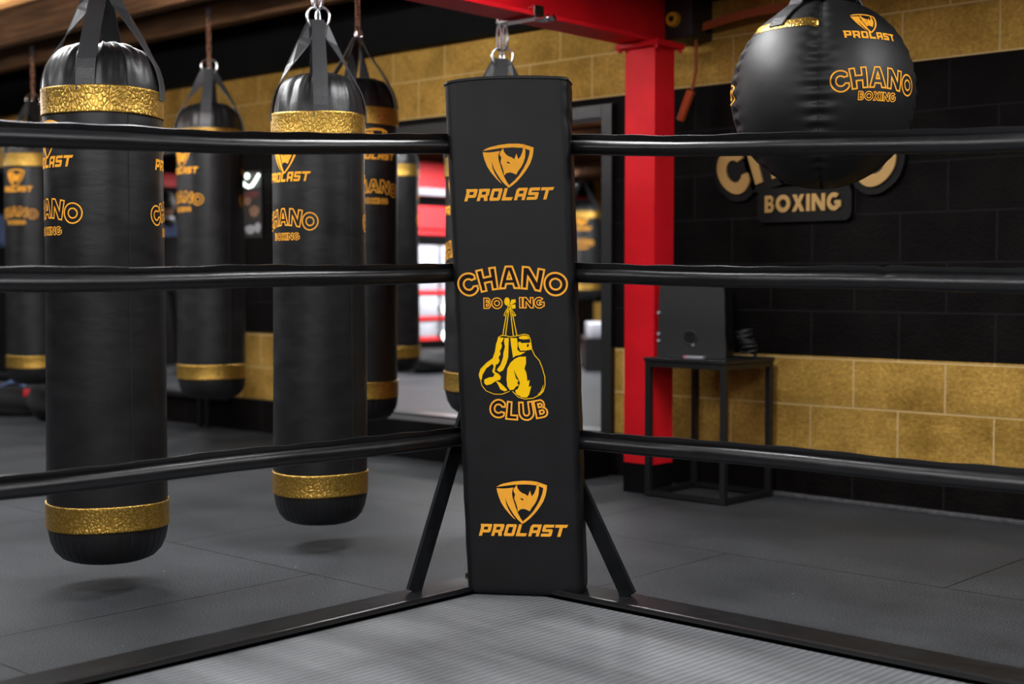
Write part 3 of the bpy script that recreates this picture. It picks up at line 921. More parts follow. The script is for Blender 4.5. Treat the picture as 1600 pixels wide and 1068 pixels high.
# ------------------------------------------------------------------ ball bag
BALL = (-2.21, 3.85, 1.506)
def make_ball():
    Rb, Rv = 0.284, 0.293
    root = empty('ball_punch_bag', BALL, rz_for(BALL[0], BALL[1], -3), 'big round black ball bag with gold lettering hanging by the back wall', 'punch bag')
    SEAMS = [math.radians(q) for q in (0, 88, 160, 232, 288)]

    def surf(a, th, off=0.0):
        ds = [((a-q+PI) % (2*PI))-PI for q in SEAMS]
        d = min(ds, key=abs); kq = ds.index(d)
        pin = 1 - 0.030*math.exp(-(d/0.10)**2)
        puck = 0.0055*math.sin(th*44 + 1.7*kq) * math.exp(-(abs(d)/0.15)**2) * math.cos(th)**0.5 if abs(th) < 1.45 else 0
        r = Rb*pin + puck + off
        return Vector((r*math.cos(th)*math.sin(a), -r*math.cos(th)*math.cos(a), (Rv*pin+puck*.6+off)*math.sin(th)))
    b = NB()
    n, m = 288, 150
    rows = []
    for j in range(m+1):
        th = -PI/2 + PI*j/m
        if j in (0, m): rows.append([b.verts.new((0, 0, Rv*math.sin(th)*.985))])
        else: rows.append([b.verts.new(surf(2*PI*i/n, th)) for i in range(n)])
    for A, B in zip(rows, rows[1:]):
        for i in range(n):
            i2 = (i+1) % n
            if len(A) == 1: b.faces.new((A[0], B[i2], B[i]))
            elif len(B) == 1: b.faces.new((A[i], A[i2], B[0]))
            else: b.faces.new((A[i], A[i2], B[i2], B[i]))
    body = obj('body', b, M['ball'], root, angle=None)
    b = NB()
    for q in SEAMS:
        pts = [surf(q, math.radians(t), 0.0003) for t in range(-80, 81, 2)]
        tube(b, pts, 0.0013, 6)
    obj('seam', b, M['seam'], body)
    # gold bands on two panels
    for c0 in (-36, 124):
        b = NB()
        gr = []
        for j in range(7):
            th = math.radians(37.5 + 7.0*j/6)
            gr.append([b.verts.new(surf(math.radians(c0-35+70*i/48), th, 0.0035 if 0 < j < 6 and 0 < i < 48 else 0.0012)) for i in range(49)])
        for A, B in zip(gr, gr[1:]):
            for i in range(48): b.faces.new((A[i], A[i+1], B[i+1], B[i]))
        obj('gold_band', b, M['gold'], root, angle=None)
        a = math.radians(c0)
        er = Vector((math.sin(a), -math.cos(a), 0)); et = Vector((math.cos(a), math.sin(a), 0))
        pts = [surf(a, math.radians(t), 0.006) for t in (39, 46, 54, 62)] + [er*0.09 + Vector((0, 0, 0.325)), er*0.05+Vector((0, 0, 0.39)), er*0.014 + Vector((0, 0, 0.45))]
        b = ribbon3(NB(), pts, et, 0.05, 0.004)
        obj('strap', b, M['strap'], root, smooth=False)
    b = NB(); lathe(b, [(0, .285), (.085, .283), (.098, .287), (.101, .294), (.098, .301), (.085, .305), (0, .306)], 48); obj('collar', b, M['strap'], root)
    b = NB(); tube(b, [(0.03*math.cos(2*PI*k/28), 0, 0.47+0.034*math.sin(2*PI*k/28)) for k in range(28)], 0.005, 10, closed=True); obj('ring', b, M['chrome'], root)
    for c0 in (37.5, 196, -106):
        items = [('shield', 0, 96, 0.70), ('prolast', 2, 69, 112, 15, .1, 0.0), ('outline', 'CHANO', 2, -8, 34, 176, 300, 2.6, None), ('outline', 'BOXING', 0, -40, 14, 76, 0, 1.5, None)]
        b = logo_bm(items, 0.94/541, cut=0.010)
        bb = [v.co.y for v in b.verts]
        y = min(bb)+.01
        while y < max(bb):
            bmesh.ops.bisect_plane(b, geom=b.verts[:]+b.edges[:]+b.faces[:], plane_co=(0, y, 0), plane_no=(0, 1, 0)); y += .01
        off = math.radians(6)
        def f(x, y, z):
            th = off + y/Rv
            a = math.radians(c0) + x/(Rb*max(0.6, math.cos(th)**0.7))
            return surf(a, th, 0.0016)
        warp(b, f)
        obj('printed_logo', b, M['orange'], root, smooth=False)
    return root
make_ball()
chain_thing(BALL[0], BALL[1], BALL[2]+0.49, 2.558, M['darkchain'], M['chrome'], 'chain above the round ball bag', .5)

# ------------------------------------------------------------------ boxing ring
bm = NB()
bxx(bm, -2.775, 2.3, -2.3, 2.98, 0.0005, 0.012)
o = obj('ring_mat', bm, M['ringmat'], smooth=False); tag(o, 'grey ribbed mat covering the boxing ring floor', 'mat')
t = empty('ring_border', (-2.85, 3.07, 0), 0, 'black steel frame on the floor round the ring mat', 'frame')
def rail(name, x0, x1, y0, y1, lipx=None, lipy=None):
    b = NB()
    bxx(b, x0+2.85, x1+2.85, y0-3.07, y1-3.07, 0.0, 0.024, bev=0.003)
    r_ = obj(name, b, M['frame'], t, smooth=False)
    b = NB()
    if lipx is not None: bxx(b, lipx+2.85-.008, lipx+2.85+.008, y0-3.07, y1-3.07, 0.0, 0.035, bev=0.0055)
    if lipy is not None: bxx(b, x0+2.85, x1+2.85, lipy-3.07-.008, lipy-3.07+.008, 0.0, 0.035, bev=0.0055)
    obj('lip', b, M['lip'], r_)
rail('rail', -2.93, -2.777, -2.45, 2.982, lipx=-2.785)
rail('rail', -2.93, 2.45, 2.983, 3.145, lipy=2.991)
rail('rail', 2.30, 2.45, -2.45, 2.98, lipx=2.31)
rail('rail', -2.775, 2.295, -2.45, -2.305, lipy=-2.31)

# post with two diagonal braces
def make_post():
    root = empty('corner_post', (-2.855, 3.075, 0.024), 0, 'black steel corner post and braces behind the printed pad', 'post', 'ring corner posts')
    b = NB(); tube(b, [(0, 0, 0), (0, 0, 1.44)], 0.038, 24); obj('pole', b, M['frame'], root)
    b = NB(); box(b, (0, 0, 0.006), (0.13, 0.13, 0.012), bev=0.002); obj('base_plate', b, M['frame'], root, smooth=False)
    def brace(p, q, wdir):
        b = ribbon3(NB(), [p, q], wdir, 0.052, 0.012)
        obj('brace', b, M['frame'], root, smooth=False)
    brace((-0.03, -0.02, 0.76), (-0.035, -0.345, 0.0), Vector((0, .92, -.39)))
    brace((0.02, 0.03, 0.70), (0.46, 0.035, 0.0), Vector((.84, 0, .54)))
    for i, z in enumerate((0.44, 0.925, 1.31)):
        b = NB()
        for a, d in ((0, Vector((0, -1, 0))), (1, Vector((1, 0, 0)))):
            tube(b, [Vector((0, 0, z)), Vector((0, 0, z)) + d*0.12], 0.012, 10)
        obj('turnbuckle', b, M['frame'], root)
    return root
post = make_post()
p2 = copy_tree(post); p2.location = (2.375, 3.075, 0.024); p2.rotation_euler = (0, 0, -PI/2); p2['label'] = 'bare corner post of the ring at the far end of the right-hand ropes'
p3 = copy_tree(post); p3.location = (-2.855, -2.38, 0.024); p3.rotation_euler = (0, 0, PI/2); p3['label'] = 'bare corner post of the ring at the near end of the left-hand ropes'


def make_rope(name, axis, ztop, slope_m, joints, label, seed):
    """rope in a sleeve with a sewn flap along its top; axis 0 runs along +x, 1 along -y"""
    rnd = random.Random(seed)
    Lr = 5.1
    N = 240
    rings = []
    ph = [rnd.uniform(0, 6.28) for _ in range(6)]
    b = NB()
    ns = 0
    for i in range(N+1):
        s = 0.03 + Lr*i/N
        z = ztop - slope_m*s*(1-s/(Lr+.06)) - 0.008
        zz = z + 0.0014*math.sin(s*7+ph[0])
        jr = 1.0
        for j in joints: jr -= 0.16*math.exp(-((s-j)/0.012)**2)
        off = 0.0012*math.sin(s*5+ph[1])
        tw = 0.10*math.sin(s*2.3+ph[2])+0.06*math.sin(s*9+ph[3])
        fh = (0.0165+0.0012*math.sin(s*13+ph[5])+0.001*math.sin(s*37+ph[4]))*jr
        r0 = 0.0212*jr
        sec = []
        for k in range(25):
            a = math.radians(102+336*k/24)
            r = r0*(1+0.015*math.sin(3*a+s*4+ph[4])+0.010*math.sin(s*31+ph[5]+a))
            sec.append((r*math.cos(a), r*math.sin(a)))
        lean = (-.007 if axis == 0 else .007) + .002*math.sin(s*4+ph[0])
        for u, w in ((.0042, .25), (.0038, .6), (.0034, .93), (.0, 1.0), (-.0034, .93), (-.0038, .6), (-.0042, .25)):
            sec.append((u+lean*w, r0*.93+fh*w))
        ns = len(sec)
        ring = []
        for u0, w0 in sec:
            u = u0*math.cos(tw)-w0*math.sin(tw); w = u0*math.sin(tw)+w0*math.cos(tw)
            if axis == 0: ring.append(b.verts.new((s, u+off, zz+w)))
            else: ring.append(b.verts.new((u+off, -s, zz+w)))
        rings.append(ring)
    for A, B in zip(rings, rings[1:]):
        for k in range(ns): b.faces.new((A[k], A[(k+1) % ns], B[(k+1) % ns], B[k]))
    b.faces.new(rings[0]); b.faces.new(rings[-1])
    bmesh.ops.recalc_face_normals(b, faces=b.faces)
    o = obj(name, b, M['rope'], angle=45)
    o.location = (-2.85+0.045, 3.062, 0) if axis == 0 else (-2.85, 3.062-0.045, 0)
    tag(o, label, 'rope', 'black ring ropes')
    return o
for axis, side in ((1, 'left of'), (0, 'right of')):
    for zt_, sl, jn, nm, sd in ((1.338, 0.085, [3.1], 'top', 1), (0.955, 0.025, [1.22] if axis == 0 else [2.9], 'middle', 2), (0.466, -0.008, [2.7], 'bottom', 3)):
        make_rope('ring_rope', axis, zt_, sl, jn, '%s black sleeved ring rope running %s the corner pad' % (nm, side), sd+axis*5)


# corner pad
def make_pad():
    W_, T_, H_ = 0.36, 0.13, 1.488
    # bottom centre of the front face
    root = empty('corner_pad', (-2.640, 2.938, 0.016), math.radians(33.5), 'tall black corner pad printed with orange logos and boxing gloves', 'corner pad')
    lean_x, lean_y = -0.060/1.488, 0.0
    def sect(w, t, r, n=10):
        pts = []
        for cx, cy, a0 in ((w/2-r, -t/2+r, -90), (w/2-r, t/2-r, 0), (-w/2+r, t/2-r, 90), (-w/2+r, -t/2+r, 180)):
            for k in range(n+1):
                a = math.radians(a0+90*k/n); pts.append((cx+r*math.cos(a), cy+r*math.sin(a)))
        # straight runs subdivided
        out = []
        for i in range(len(pts)):
            a, c = pts[i], pts[(i+1) % len(pts)]
            d = math.hypot(c[0]-a[0], c[1]-a[1]); m = max(1, int(d/0.012))
            for j in range(m): out.append((a[0]+(c[0]-a[0])*j/m, a[1]+(c[1]-a[1])*j/m))
        return out
    rnd = random.Random(5)
    creases = [(1.43, .9), (1.37, 1.2), (1.355, 1.2), (1.22, .6), (1.02, .5), (0.93, .9), (0.83, .7), (0.6, .4), (.35, .3)]
    base = sect(1.0, 1.0, 0.1)  # only for count
    rings = []
    b = NB()
    levels = [(-.0, .86), (.002, .93), (.006, .965), (.012, .985), (.02, .995), (.03, 1.0)]
    zs = [l[0] for l in levels] + [0.03+ (H_-0.05)*k/180 for k in range(1, 181)] + [H_-.016, H_-.010, H_-.006, H_-.001, H_+.003, H_+.003]
    sc_ = [l[1] for l in levels] + [1.0]*180 + [1.0, .998, 1.0, 1.004, .996, .97]
    for z, s_ in zip(zs, sc_):
        tap = 0.958 + 0.042*min(1, z/1.35)
        w, t = W_*tap, T_
        ring = []
        pts = sect(w, t, 0.024)
        for (x, y) in pts:
            xx, yy = x*s_, y*(1-(1-s_)*1.3)
            # soft creases on the sides
            side = max(0, (abs(x)-(w/2-0.035))/0.035)
            cr = 0
            if side > 0:
                for (zc, am) in creases:
                    tilt = (y)*0.25
                    cr += am*0.0022*math.exp(-((z-zc+tilt)/0.012)**2)*(1.0 if x > 0 else .35)
                cr += 0.0012*math.sin(z*23+(1 if x > 0 else 3))
            xx -= math.copysign(cr*side, x)
            zz = z
            if z > H_-0.02: zz = z - 0.010*(abs(x)/(w/2))**3*(1 if x < 0 else .3) + .004*math.cos(x/w*PI)
            ring.append(b.verts.new((xx + lean_x*z, yy + T_/2, zz)))
        rings.append(ring)
    n = len(rings[0])
    for A, B in zip(rings, rings[1:]):
        for k in range(n): b.faces.new((A[k], A[(k+1) % n], B[(k+1) % n], B[k]))
    b.faces.new(list(reversed(rings[0]))); b.faces.new(rings[-1])
    cover = obj('cover', b, M['pad'], root, angle=50)
    # piping round the top edge
    b = NB()
    pts = []
    for v in sect(W_, T_, 0.024): pts.append((v[0]+lean_x*H_, v[1]+T_/2, H_-0.004 - 0.010*(abs(v[0])/(W_/2))**3*(1 if v[0] < 0 else .3)+.004*math.cos(v[0]/W_*PI)))
    tube(b, pts, 0.0028, 8, closed=True)
    obj('piping', b, M['pad'], root)
    # straps holding the pad to the post
    for z in (0.62, 1.12):
        b = NB(); box(b, (lean_x*z, T_+0.035, z), (0.09, 0.07, 0.04), bev=0.003); obj('tie', b, M['strap'], root, smooth=False)
    # prints: photo pixels -> pad (a, z)
    px = 0.36/195.5
    def P(x, y):
        z = (931-y)*H_/806.0
        xc = 821 - 14*(931-y)/806.0
        return ((x-xc)*px, z)
    def mapper(x, y, z):     # x,y in photo px (y down)
        a, h = P(x, y)
        return Vector((a + lean_x*h, -0.0012 - z, h))
    def put(name, items, mat):
        b = NB()
        bb = logo_bm(items, 1.0)
        for v in bb.verts:
            v.co = mapper(v.co.x, -v.co.y, 0.0003*v.co.z*2)
        bmesh.ops.recalc_face_normals(bb, faces=bb.faces)
        for f in bb.faces:
            if f.normal.y > 0: f.normal_flip()
        return obj(name, bb, mat, root, smooth=False)
    for cy0, cx0, ty, tx in ((262, 809.5, 304, 810), (786, 819, 828, 820.5)):
        put('printed_emblem', [('shield', cx0, -cy0, 0.99), ('prolast', tx, -ty, 139, 19, .3, 0.015)], M['orange'])
    put('printed_lettering', [('outline', 'CHANO', 812, -432.5, 33.5, 173, 218, 3.0, 1)], [M['orange'], M['dark_brown']])
    put('printed_lettering', [('outline', 'BO', 780.5, -473, 16, 29, 0, 1.7, 1), ('outline', 'ING', 842, -472, 16, 39, 0, 1.7, 1)], [M['orange'], M['dark_brown']])
    put('printed_lettering', [('outline', 'CLUB', 817, -641, 27, 89, -150, 2.6, 1)], [M['orange'], M['dark_brown']])
    # gloves
    q = lambda pts: [(690+x/3.558, -(400+y/3.558)) for x, y in pts]
    L1 = q([(346, 450), (378, 450), (370, 470), (362, 480), (367, 495), (362, 512), (354, 524), (358, 542), (346, 560), (352, 580), (340, 598), (330, 600), (322, 640), (345, 652), (357, 668), (352, 685), (330, 690), (300, 710), (275, 716), (262, 706), (262, 685), (290, 672), (312, 670), (322, 655), (308, 640), (318, 610), (310, 596), (275, 622), (252, 660), (247, 690), (238, 676), (236, 655), (245, 628), (280, 593), (315, 564), (328, 530), (337, 480)])
    L2 = q([(382, 452), (406, 452), (405, 480), (400, 560), (390, 592), (370, 632), (350, 642), (334, 630), (356, 602), (372, 560), (374, 535), (384, 500), (379, 475)])
    L3 = q([(326, 690), (350, 700), (370, 718), (392, 742), (376, 749), (352, 738), (338, 708)])
    R1 = q([(415, 452), (452, 452), (456, 490), (452, 515), (468, 530), (500, 528), (470, 545), (440, 552), (428, 562), (424, 530), (418, 490)])
    R1b = q([(458, 475), (470, 472), (476, 480), (512, 478), (520, 488), (514, 502), (506, 500), (508, 486), (520, 476), (529, 476), (531, 516), (500, 521), (470, 522), (460, 500)])
    R1c = q([(462, 446), (490, 437), (513, 441), (522, 456), (490, 460), (466, 456)])
    R2 = q([(500, 554), (462, 556), (436, 568), (412, 590), (394, 622), (388, 680), (392, 720), (406, 742), (428, 738), (440, 722), (456, 714), (448, 700), (456, 690), (442, 676), (428, 625), (440, 650), (455, 680), (464, 700), (450, 735), (436, 742), (440, 762), (470, 780), (500, 782), (514, 764), (527, 716), (512, 724), (518, 682), (506, 692), (500, 642), (490, 622), (500, 592)])
    items = [('fill', [c], 0, 0.0) for c in (L1, L2, L3, R1, R1b, R1c, R2)]
    items += [('fill', [q(arc(401, 250, 12, 0, 345, 16, 19))], 0, 0.3), ('fill', [q([(420, 266), (430, 244), (444, 242), (446, 252), (430, 261)])], 0, 0.3), ('fill', [q([(426, 274), (442, 270), (444, 284), (433, 286)])], 0, 0.3)]
    items += [('line', q([(346, 450), (366, 438), (395, 440), (412, 446)]), 1.2, False, 0),
              ('line', q([(412, 446), (450, 440), (495, 430), (517, 436), (528, 462), (534, 512), (548, 545), (575, 576), (590, 615), (604, 668), (604, 712), (594, 745), (575, 765), (535, 785), (490, 790), (452, 780), (420, 748)]), 1.2, False, 0),
              ('line', q([(337, 480), (328, 530), (314, 566), (278, 592), (243, 627), (233, 660), (242, 690), (248, 718), (272, 748), (318, 765), (360, 765), (404, 748)]), 1.0, False, 0),
              ('line', q([(590, 740), (577, 760), (562, 765), (580, 748), (594, 712)]), 1.0, True, 0),
              ('line', q([(408, 270), (392, 340), (372, 440)]), 1.5, False, 0), ('line', q([(413, 285), (402, 350), (388, 440)]), 1.5, False, 0),
              ('line', q([(418, 285), (424, 350), (432, 440)]), 1.5, False, 0), ('line', q([(424, 290), (438, 360), (452, 440)]), 1.5, False, 0),
              ('line', q([(404, 285), (392, 305), (382, 325), (392, 330), (404, 306)]), 1.2, True, 0), ('line', q([(424, 288), (436, 308), (448, 326), (440, 330), (428, 312)]), 1.2, True, 0),
              ('line', [(x, y) for x, y in q(arc(401, 250, 13, 0, 345, 16, 20))], 1.6, True, 0), ('line', q([(418, 268), (428, 242), (446, 240), (448, 252), (430, 262)]), 1.6, True, 0),
              ('line', q([(424, 272), (444, 268), (446, 285), (432, 288)]), 1.5, True, 0), ('line', q([(408, 268), (424, 286)]), 1.8, False, 0)]
    put('printed_gloves', items, M['yellow'])
    return root
make_pad()

# ------------------------------------------------------------------ wall sign
def make_sign():
    root = empty('wall_sign', (-3.03, Y1-0.001, 1.30), 0, 'dark cut-out wall sign with gold lettering behind the round ball bag', 'sign')
    def extr(bm2, y0, y1):
        # flat (x, z) faces at y0 extended to y1
        r = bmesh.ops.extrude_face_region(bm2, geom=bm2.faces[:])
        vsx = [g for g in r['geom'] if isinstance(g, bmesh.types.BMVert)]
        for v in vsx: v.co.z += (y1-y0)
        for v in bm2.verts: v.co = Vector((v.co.x, -y0-v.co.z, v.co.y))
        bmesh.ops.recalc_face_normals(bm2, faces=bm2.faces)
        return bm2
    def grow(poly, d):
        n = len(poly); out = []
        area = sum(poly[i][0]*poly[(i+1) % n][1]-poly[(i+1) % n][0]*poly[i][1] for i in range(n))
        sgn = 1 if area > 0 else -1
        cx = sum(p[0] for p in poly)/n; cy = sum(p[1] for p in poly)/n
        pts = []
        for (x, y) in poly:
            for k in range(10): pts.append((x+d*math.cos(2*PI*k/10), y+d*math.sin(2*PI*k/10)))
        # convex hull
        pts = sorted(set(pts))
        def half(ps):
            h = []
            for p in ps:
                while len(h) >= 2 and (h[-1][0]-h[-2][0])*(p[1]-h[-2][1])-(h[-1][1]-h[-2][1])*(p[0]-h[-2][0]) <= 0: h.pop()
                h.append(p)
            return h
        lo, up = half(pts), half(pts[::-1])
        return lo[:-1]+up[:-1]
    ch = place_word('CHANO', 0, 0.178, 0.20, 0.86, 0.82, gap=.12)
    bx = place_word('BOXING', 0.0, -0.045, 0.072, 0.365, 0, gap=.14)
    b = NB()
    for i, letter in enumerate(ch):
        add_fill(b, [grow(letter[0], 0.032)])
    extr(b, 0.0, 0.022)
    obj('backing', b, M['signback'], root, smooth=False)
    b = NB()
    add_fill(b, [grow([(-.19, -.09), (.19, -.09), (.19, -.01), (-.19, -.01)], 0.035)])
    extr(b, 0.0, 0.024)
    obj('backing', b, M['signback'], root, smooth=False)
    b = NB()
    for letter in ch: add_fill(b, letter)
    extr(b, 0.022, 0.034)
    obj('gold_lettering', b, M['signgold'], root, smooth=False)
    b = NB()
    for letter in bx: add_fill(b, letter)
    extr(b, 0.024, 0.034)
    obj('gold_lettering', b, M['signgold'], root, smooth=False)
make_sign()

# ------------------------------------------------------------------ speaker on its stand
t = empty('speaker_stand', (-3.36, 4.92, 0), 0, 'open black metal frame stand under the speaker beside the red column', 'stand')
b = NB(); w, d, s = 0.205, 0.185, 0.026
for sx in (-1, 1):
    for sy in (-1, 1):
        lb = NB(); bxx(lb, sx*w-s/2*(1+sx), sx*w+s/2*(1-sx), sy*d-s/2*(1+sy), sy*d+s/2*(1-sy), 0, 0.582, bev=.002); obj('leg', lb, M['blackmetal'], t, smooth=False)
for z in (0.006, 0.56):
    b = NB()
    for sy in (-1, 1): bxx(b, -w+s, w-s, sy*d-s/2*(1+sy), sy*d+s/2*(1-sy), z, z+0.02)
    for sx in (-1, 1): bxx(b, sx*w-s/2*(1+sx), sx*w+s/2*(1-sx), -d+s-.001, d-s+.001, z, z+0.02)
    obj('rail', b, M['blackmetal'], t, smooth=False)
b = NB(); bxx(b, -w-.004, w+.004, -d-.004, d+.004, 0.582, 0.600, bev=.003); obj('top', b, M['blackmetal'], t, smooth=False)

def make_speaker():
    root = empty('speaker', (-3.435, 4.945, 0.600), math.radians(20), 'black loudspeaker box with a round port on the metal stand', 'speaker')
    b = NB()
    # tapered cabinet, wedge front
    w0, w1, d, h = 0.300, 0.286, 0.23, 0.315
    vsx = []
    for z, w in ((0, w0), (0.05, w0), (0.10, w0-.008), (h-.05, w1), (h, w1-.01)):
        vsx.append([b.verts.new((x, y, z)) for x, y in ((-w/2, -d/2), (w/2, -d/2), (w/2-.02, d/2), (-w/2+.02, d/2))])
    for A, B in zip(vsx, vsx[1:]):
        for k in range(4): b.faces.new((A[k], A[(k+1) % 4], B[(k+1) % 4], B[k]))
    b.faces.new(list(reversed(vsx[0]))); b.faces.new(vsx[-1])
    bmesh.ops.bevel(b, geom=[e for e in b.edges if len(e.link_faces) == 2 and e.calc_face_angle(0) > 0.5], offset=0.016, segments=3, affect='EDGES')
    obj('cabinet', b, M['plastic'], root)
    b = NB(); bmesh.ops.create_cone(b, cap_ends=True, segments=32, radius1=.027, radius2=.027, depth=.006, matrix=Matrix.Translation((-.005, -d/2-.002, .085)) @ Matrix.Rotation(PI/2, 4, 'X'))
    p = obj('port', b, M['hole'], root)
    b = NB(); tube(b, [(-.005+.028*math.cos(2*PI*k/32), -d/2-.004, .085+.028*math.sin(2*PI*k/32)) for k in range(32)], .003, 8, closed=True); obj('port_rim', b, M['plastic'], p)
    b = NB(); bxx(b, .0, .014, -d/2-.006, -d/2, .048, .062, bev=.003); obj('badge', b, M['leadwhite'], root)
    b = NB(); tube(b, [(-.06, 0, h-.004), (-.055, 0, h+.018), (-.02, 0, h+.022), (.03, 0, h+.022), (.055, 0, h+.018), (.06, 0, h-.004)], .008, 10); obj('handle', b, M['leadwhite'], root)
    for z in (.07, .10, .19):
        b = NB(); bmesh.ops.create_cone(b, cap_ends=True, segments=20, radius1=.008, radius2=.007, depth=.016, matrix=Matrix.Translation((-.142, -d/2-.004, z)) @ Matrix.Rotation(PI/2, 4, 'X')); obj('knob', b, M['leadwhite'], root)
make_speaker()
b = NB()
rnd = random.Random(2)
pts = []
for k in range(120):
    a = k*0.33; r = 0.035 + 0.012*math.sin(k*.37)
    pts.append((r*math.cos(a), r*math.sin(a)*.8, 0.006+0.0009*k + .012*abs(math.sin(k*.21))))
tube(b, pts, 0.0055, 8)
o = obj('coiled_cable', b, M['plastic'], angle=None); o.location = (-3.215, 4.985, 0.600); tag(o, 'small coil of black cable on the stand right of the speaker', 'cable')
t = empty('remote_control', (-3.33, 4.768, 0.600), math.radians(8), 'thin grey remote with a pink end lying before the speaker', 'remote')
b = NB(); bxx(b, -.045, .045, -.015, .015, 0, .012, bev=.003); obj('body', b, M['leadwhite'], t)
b = NB(); bxx(b, -.047, -.034, -.016, .016, 0, .0125, bev=.003); tag(obj('end_cap', b, simple('pink_plastic', (.6, .12, .2), .5), t), 'pink end cap')

# ------------------------------------------------------------------ upper right: black box, orange belt, orange cord
t = empty('wall_control_box', (-3.585, 5.02, 2.075), 0, 'black control box with a yellow knob at the top of the red column', 'control box')
b = NB(); bxx(b, -.105, .075, -.03, .13, -.085, .10, bev=.008); obj('case', b, M['plastic'], t)
b = NB(); tube(b, [(-.02, -.030, .0), (-.02, -.05, .0)], [.034, .030], 28); k_ = obj('knob', b, M['yellowknob'], t)
b = NB(); tube(b, [(-.02, -.050, .0), (-.02, -.056, .0)], [.013, .012], 20); tag(obj('knob_centre', b, M['hole'], k_), 'dark centre of the knob')
b = NB()
pts = [(-3.55+.62*k/30, 5.075-0.02*math.sin(PI*k/30), 2.035 + 0.045*math.sin(PI*0.62*k/30) - 0.02*(k/30)**2) for k in range(31)]
ribbon3(b, pts, Vector((0, 0.1, 1)), 0.036, 0.004)
o = obj('orange_belt', b, M['orangecord'], smooth=False); tag(o, 'orange webbing belt slung along the wall left of the ball bag', 'belt')
t = empty('orange_lanyard', (-3.485, 5.05, 1.80), 0, 'hanging orange cord with an orange plastic grip at its end', 'cord')
b = NB(); tube(b, [(-.06, .02, .55), (-.055, .02, .4), (-.055, .015, .2), (-.05, .01, .05), (-.055, .0, .0), (-.065, 0, -.03)], 0.0075, 10); obj('line', b, M['orangecord'], t)
b = NB(); box(b, (-.098, 0, -.098), (.032, .03, .14), rot=Matrix.Rotation(math.radians(24), 4, 'Y'), bev=.006); obj('grip', b, M['orangeplug'], t)

# ------------------------------------------------------------------ emissive shape standing in for glare on the poster, and the poster
t = empty('poster_glare', (-6.862, Y1-0.002, 1.525), 0, 'small white glowing shape standing in for glare on the poster', 'sign')
b = NB(); tube(b, [(-.085, -.02, .012), (-.055, -.02, -.012), (-.02, -.02, -.026), (.015, -.02, -.022), (.05, -.02, .006), (.085, -.02, .045)], .0095, 12); obj('glare_curve', b, M['glow'], t)
b = NB(); bmesh.ops.create_icosphere(b, subdivisions=3, radius=.019, matrix=Matrix.Translation((-.03, -.02, .040)) @ Matrix.Diagonal((1, .6, 1, 1))); obj('glare_dot', b, M['glow'], t)
b = NB(); bxx(b, -.09, .09, -.006, 0, -.04, .07, bev=.002); obj('glare_backing', b, M['poster'], t, smooth=False)
t = empty('poster', (-6.862, Y1-0.001, 1.34), 0, 'small dark picture poster with pale figures on the black wall', 'poster')
b = NB(); bxx(b, -.095, .095, -.008, 0, -.15, .14); obj('sheet', b, M['poster'], t, smooth=False)
b = NB()
def blob(cx, cz, rx, rz_, mi, y=-.0088):
    add = [b.verts.new((cx+rx*math.cos(2*PI*k/24)*(1+.12*math.sin(3*2*PI*k/24)), y, cz+rz_*math.sin(2*PI*k/24))) for k in range(24)]
    f = b.faces.new(add); f.material_index = mi
blob(-.005, .112, .075, .02, 1); blob(-.045, .075, .035, .028, 0); blob(.02, .01, .05, .035, 0); blob(-.02, -.10, .055, .028, 2, -.0092); blob(.055, -.09, .03, .032, 2)
obj('picture', b, [M['tan'], M['maroon'], M['offwhite']], t, smooth=False)

# thin twin uprights below the distant bag
t = empty('wall_stand', (-7.30, 5.08, 0), 0, 'thin black two-legged stand against the wall under the distant bag', 'stand')
for dx in (-.04, .04):
    b = NB(); bxx(b, dx-.012, dx+.012, -.012, .012, 0, .62); obj('leg', b, M['blackmetal'], t, smooth=False)
b = NB(); bxx(b, -.09, .09, -.05, .05, .62, .65, bev=.004); obj('top_plate', b, M['blackmetal'], t, smooth=False)

# ------------------------------------------------------------------ kit on the floor at far left
def lump(name, loc, s, mat, label, cat, rz=0, parent=None, seed=1):
    rnd = random.Random(seed)
    b = NB()
    bmesh.ops.create_uvsphere(b, u_segments=40, v_segments=22, radius=1.0)
    p = [rnd.uniform(0, 6) for _ in range(5)]
    for v in b.verts:
        x, y, z = v.co
        q = lambda a: math.copysign(abs(a)**0.7, a)
        k = 1+.05*math.sin(5*x+p[0])*math.sin(4*y+p[1])+.04*math.sin(9*z+p[2]+3*x)
        v.co = Vector((q(x)*s[0]*k, q(y)*s[1]*k, (q(z)*k+1)*s[2]))
        if v.co.z < 0.004: v.co.z = 0.0
    o = obj(name, b, mat, parent, angle=None)
    o.location = loc; o.rotation_euler = (0, 0, rz)
    if label: tag(o, label, cat)
    return o
t = empty('duffel_bag', (-8.93, 4.72, 0), math.radians(40), 'black duffel bag with blue trim and red patch on the floor at left', 'bag')
lump('body', (0, 0, 0), (.30, .16, .115), M['suit'], None, None, parent=t, seed=3)
b = NB()
pts = [(-.17+.33*k/24, -.10, .075+.165*math.sin(PI*(.12+.80*k/24))) for k in range(25)]
ribbon3(b, pts, Vector((0, 1, 0.15)), .07, .012); tag(obj('trim', b, M['blue'], t, smooth=False), 'blue curved trim')
b = NB(); box(b, (.13, -.155, .165), (.11, .03, .05), bev=.006); tag(obj('patch', b, M['redbox'], t), 'red patch')
lump('gym_holdall', (-8.42, 4.72, 0), (.2, .15, .14), M['suit'], 'plain black holdall on the floor behind the large punch bag', 'bag', rz=.7, seed=5)
lump('gym_holdall', (-9.62, 4.62, 0), (.26, .2, .2), M['suit'], 'plain black holdall at the far left edge beside the pale shoe', 'bag', rz=.5, seed=8)
t = empty('shoe', (-8.98, 4.40, 0), math.radians(70), 'pale grey trainer on the floor at the far left edge', 'shoe')
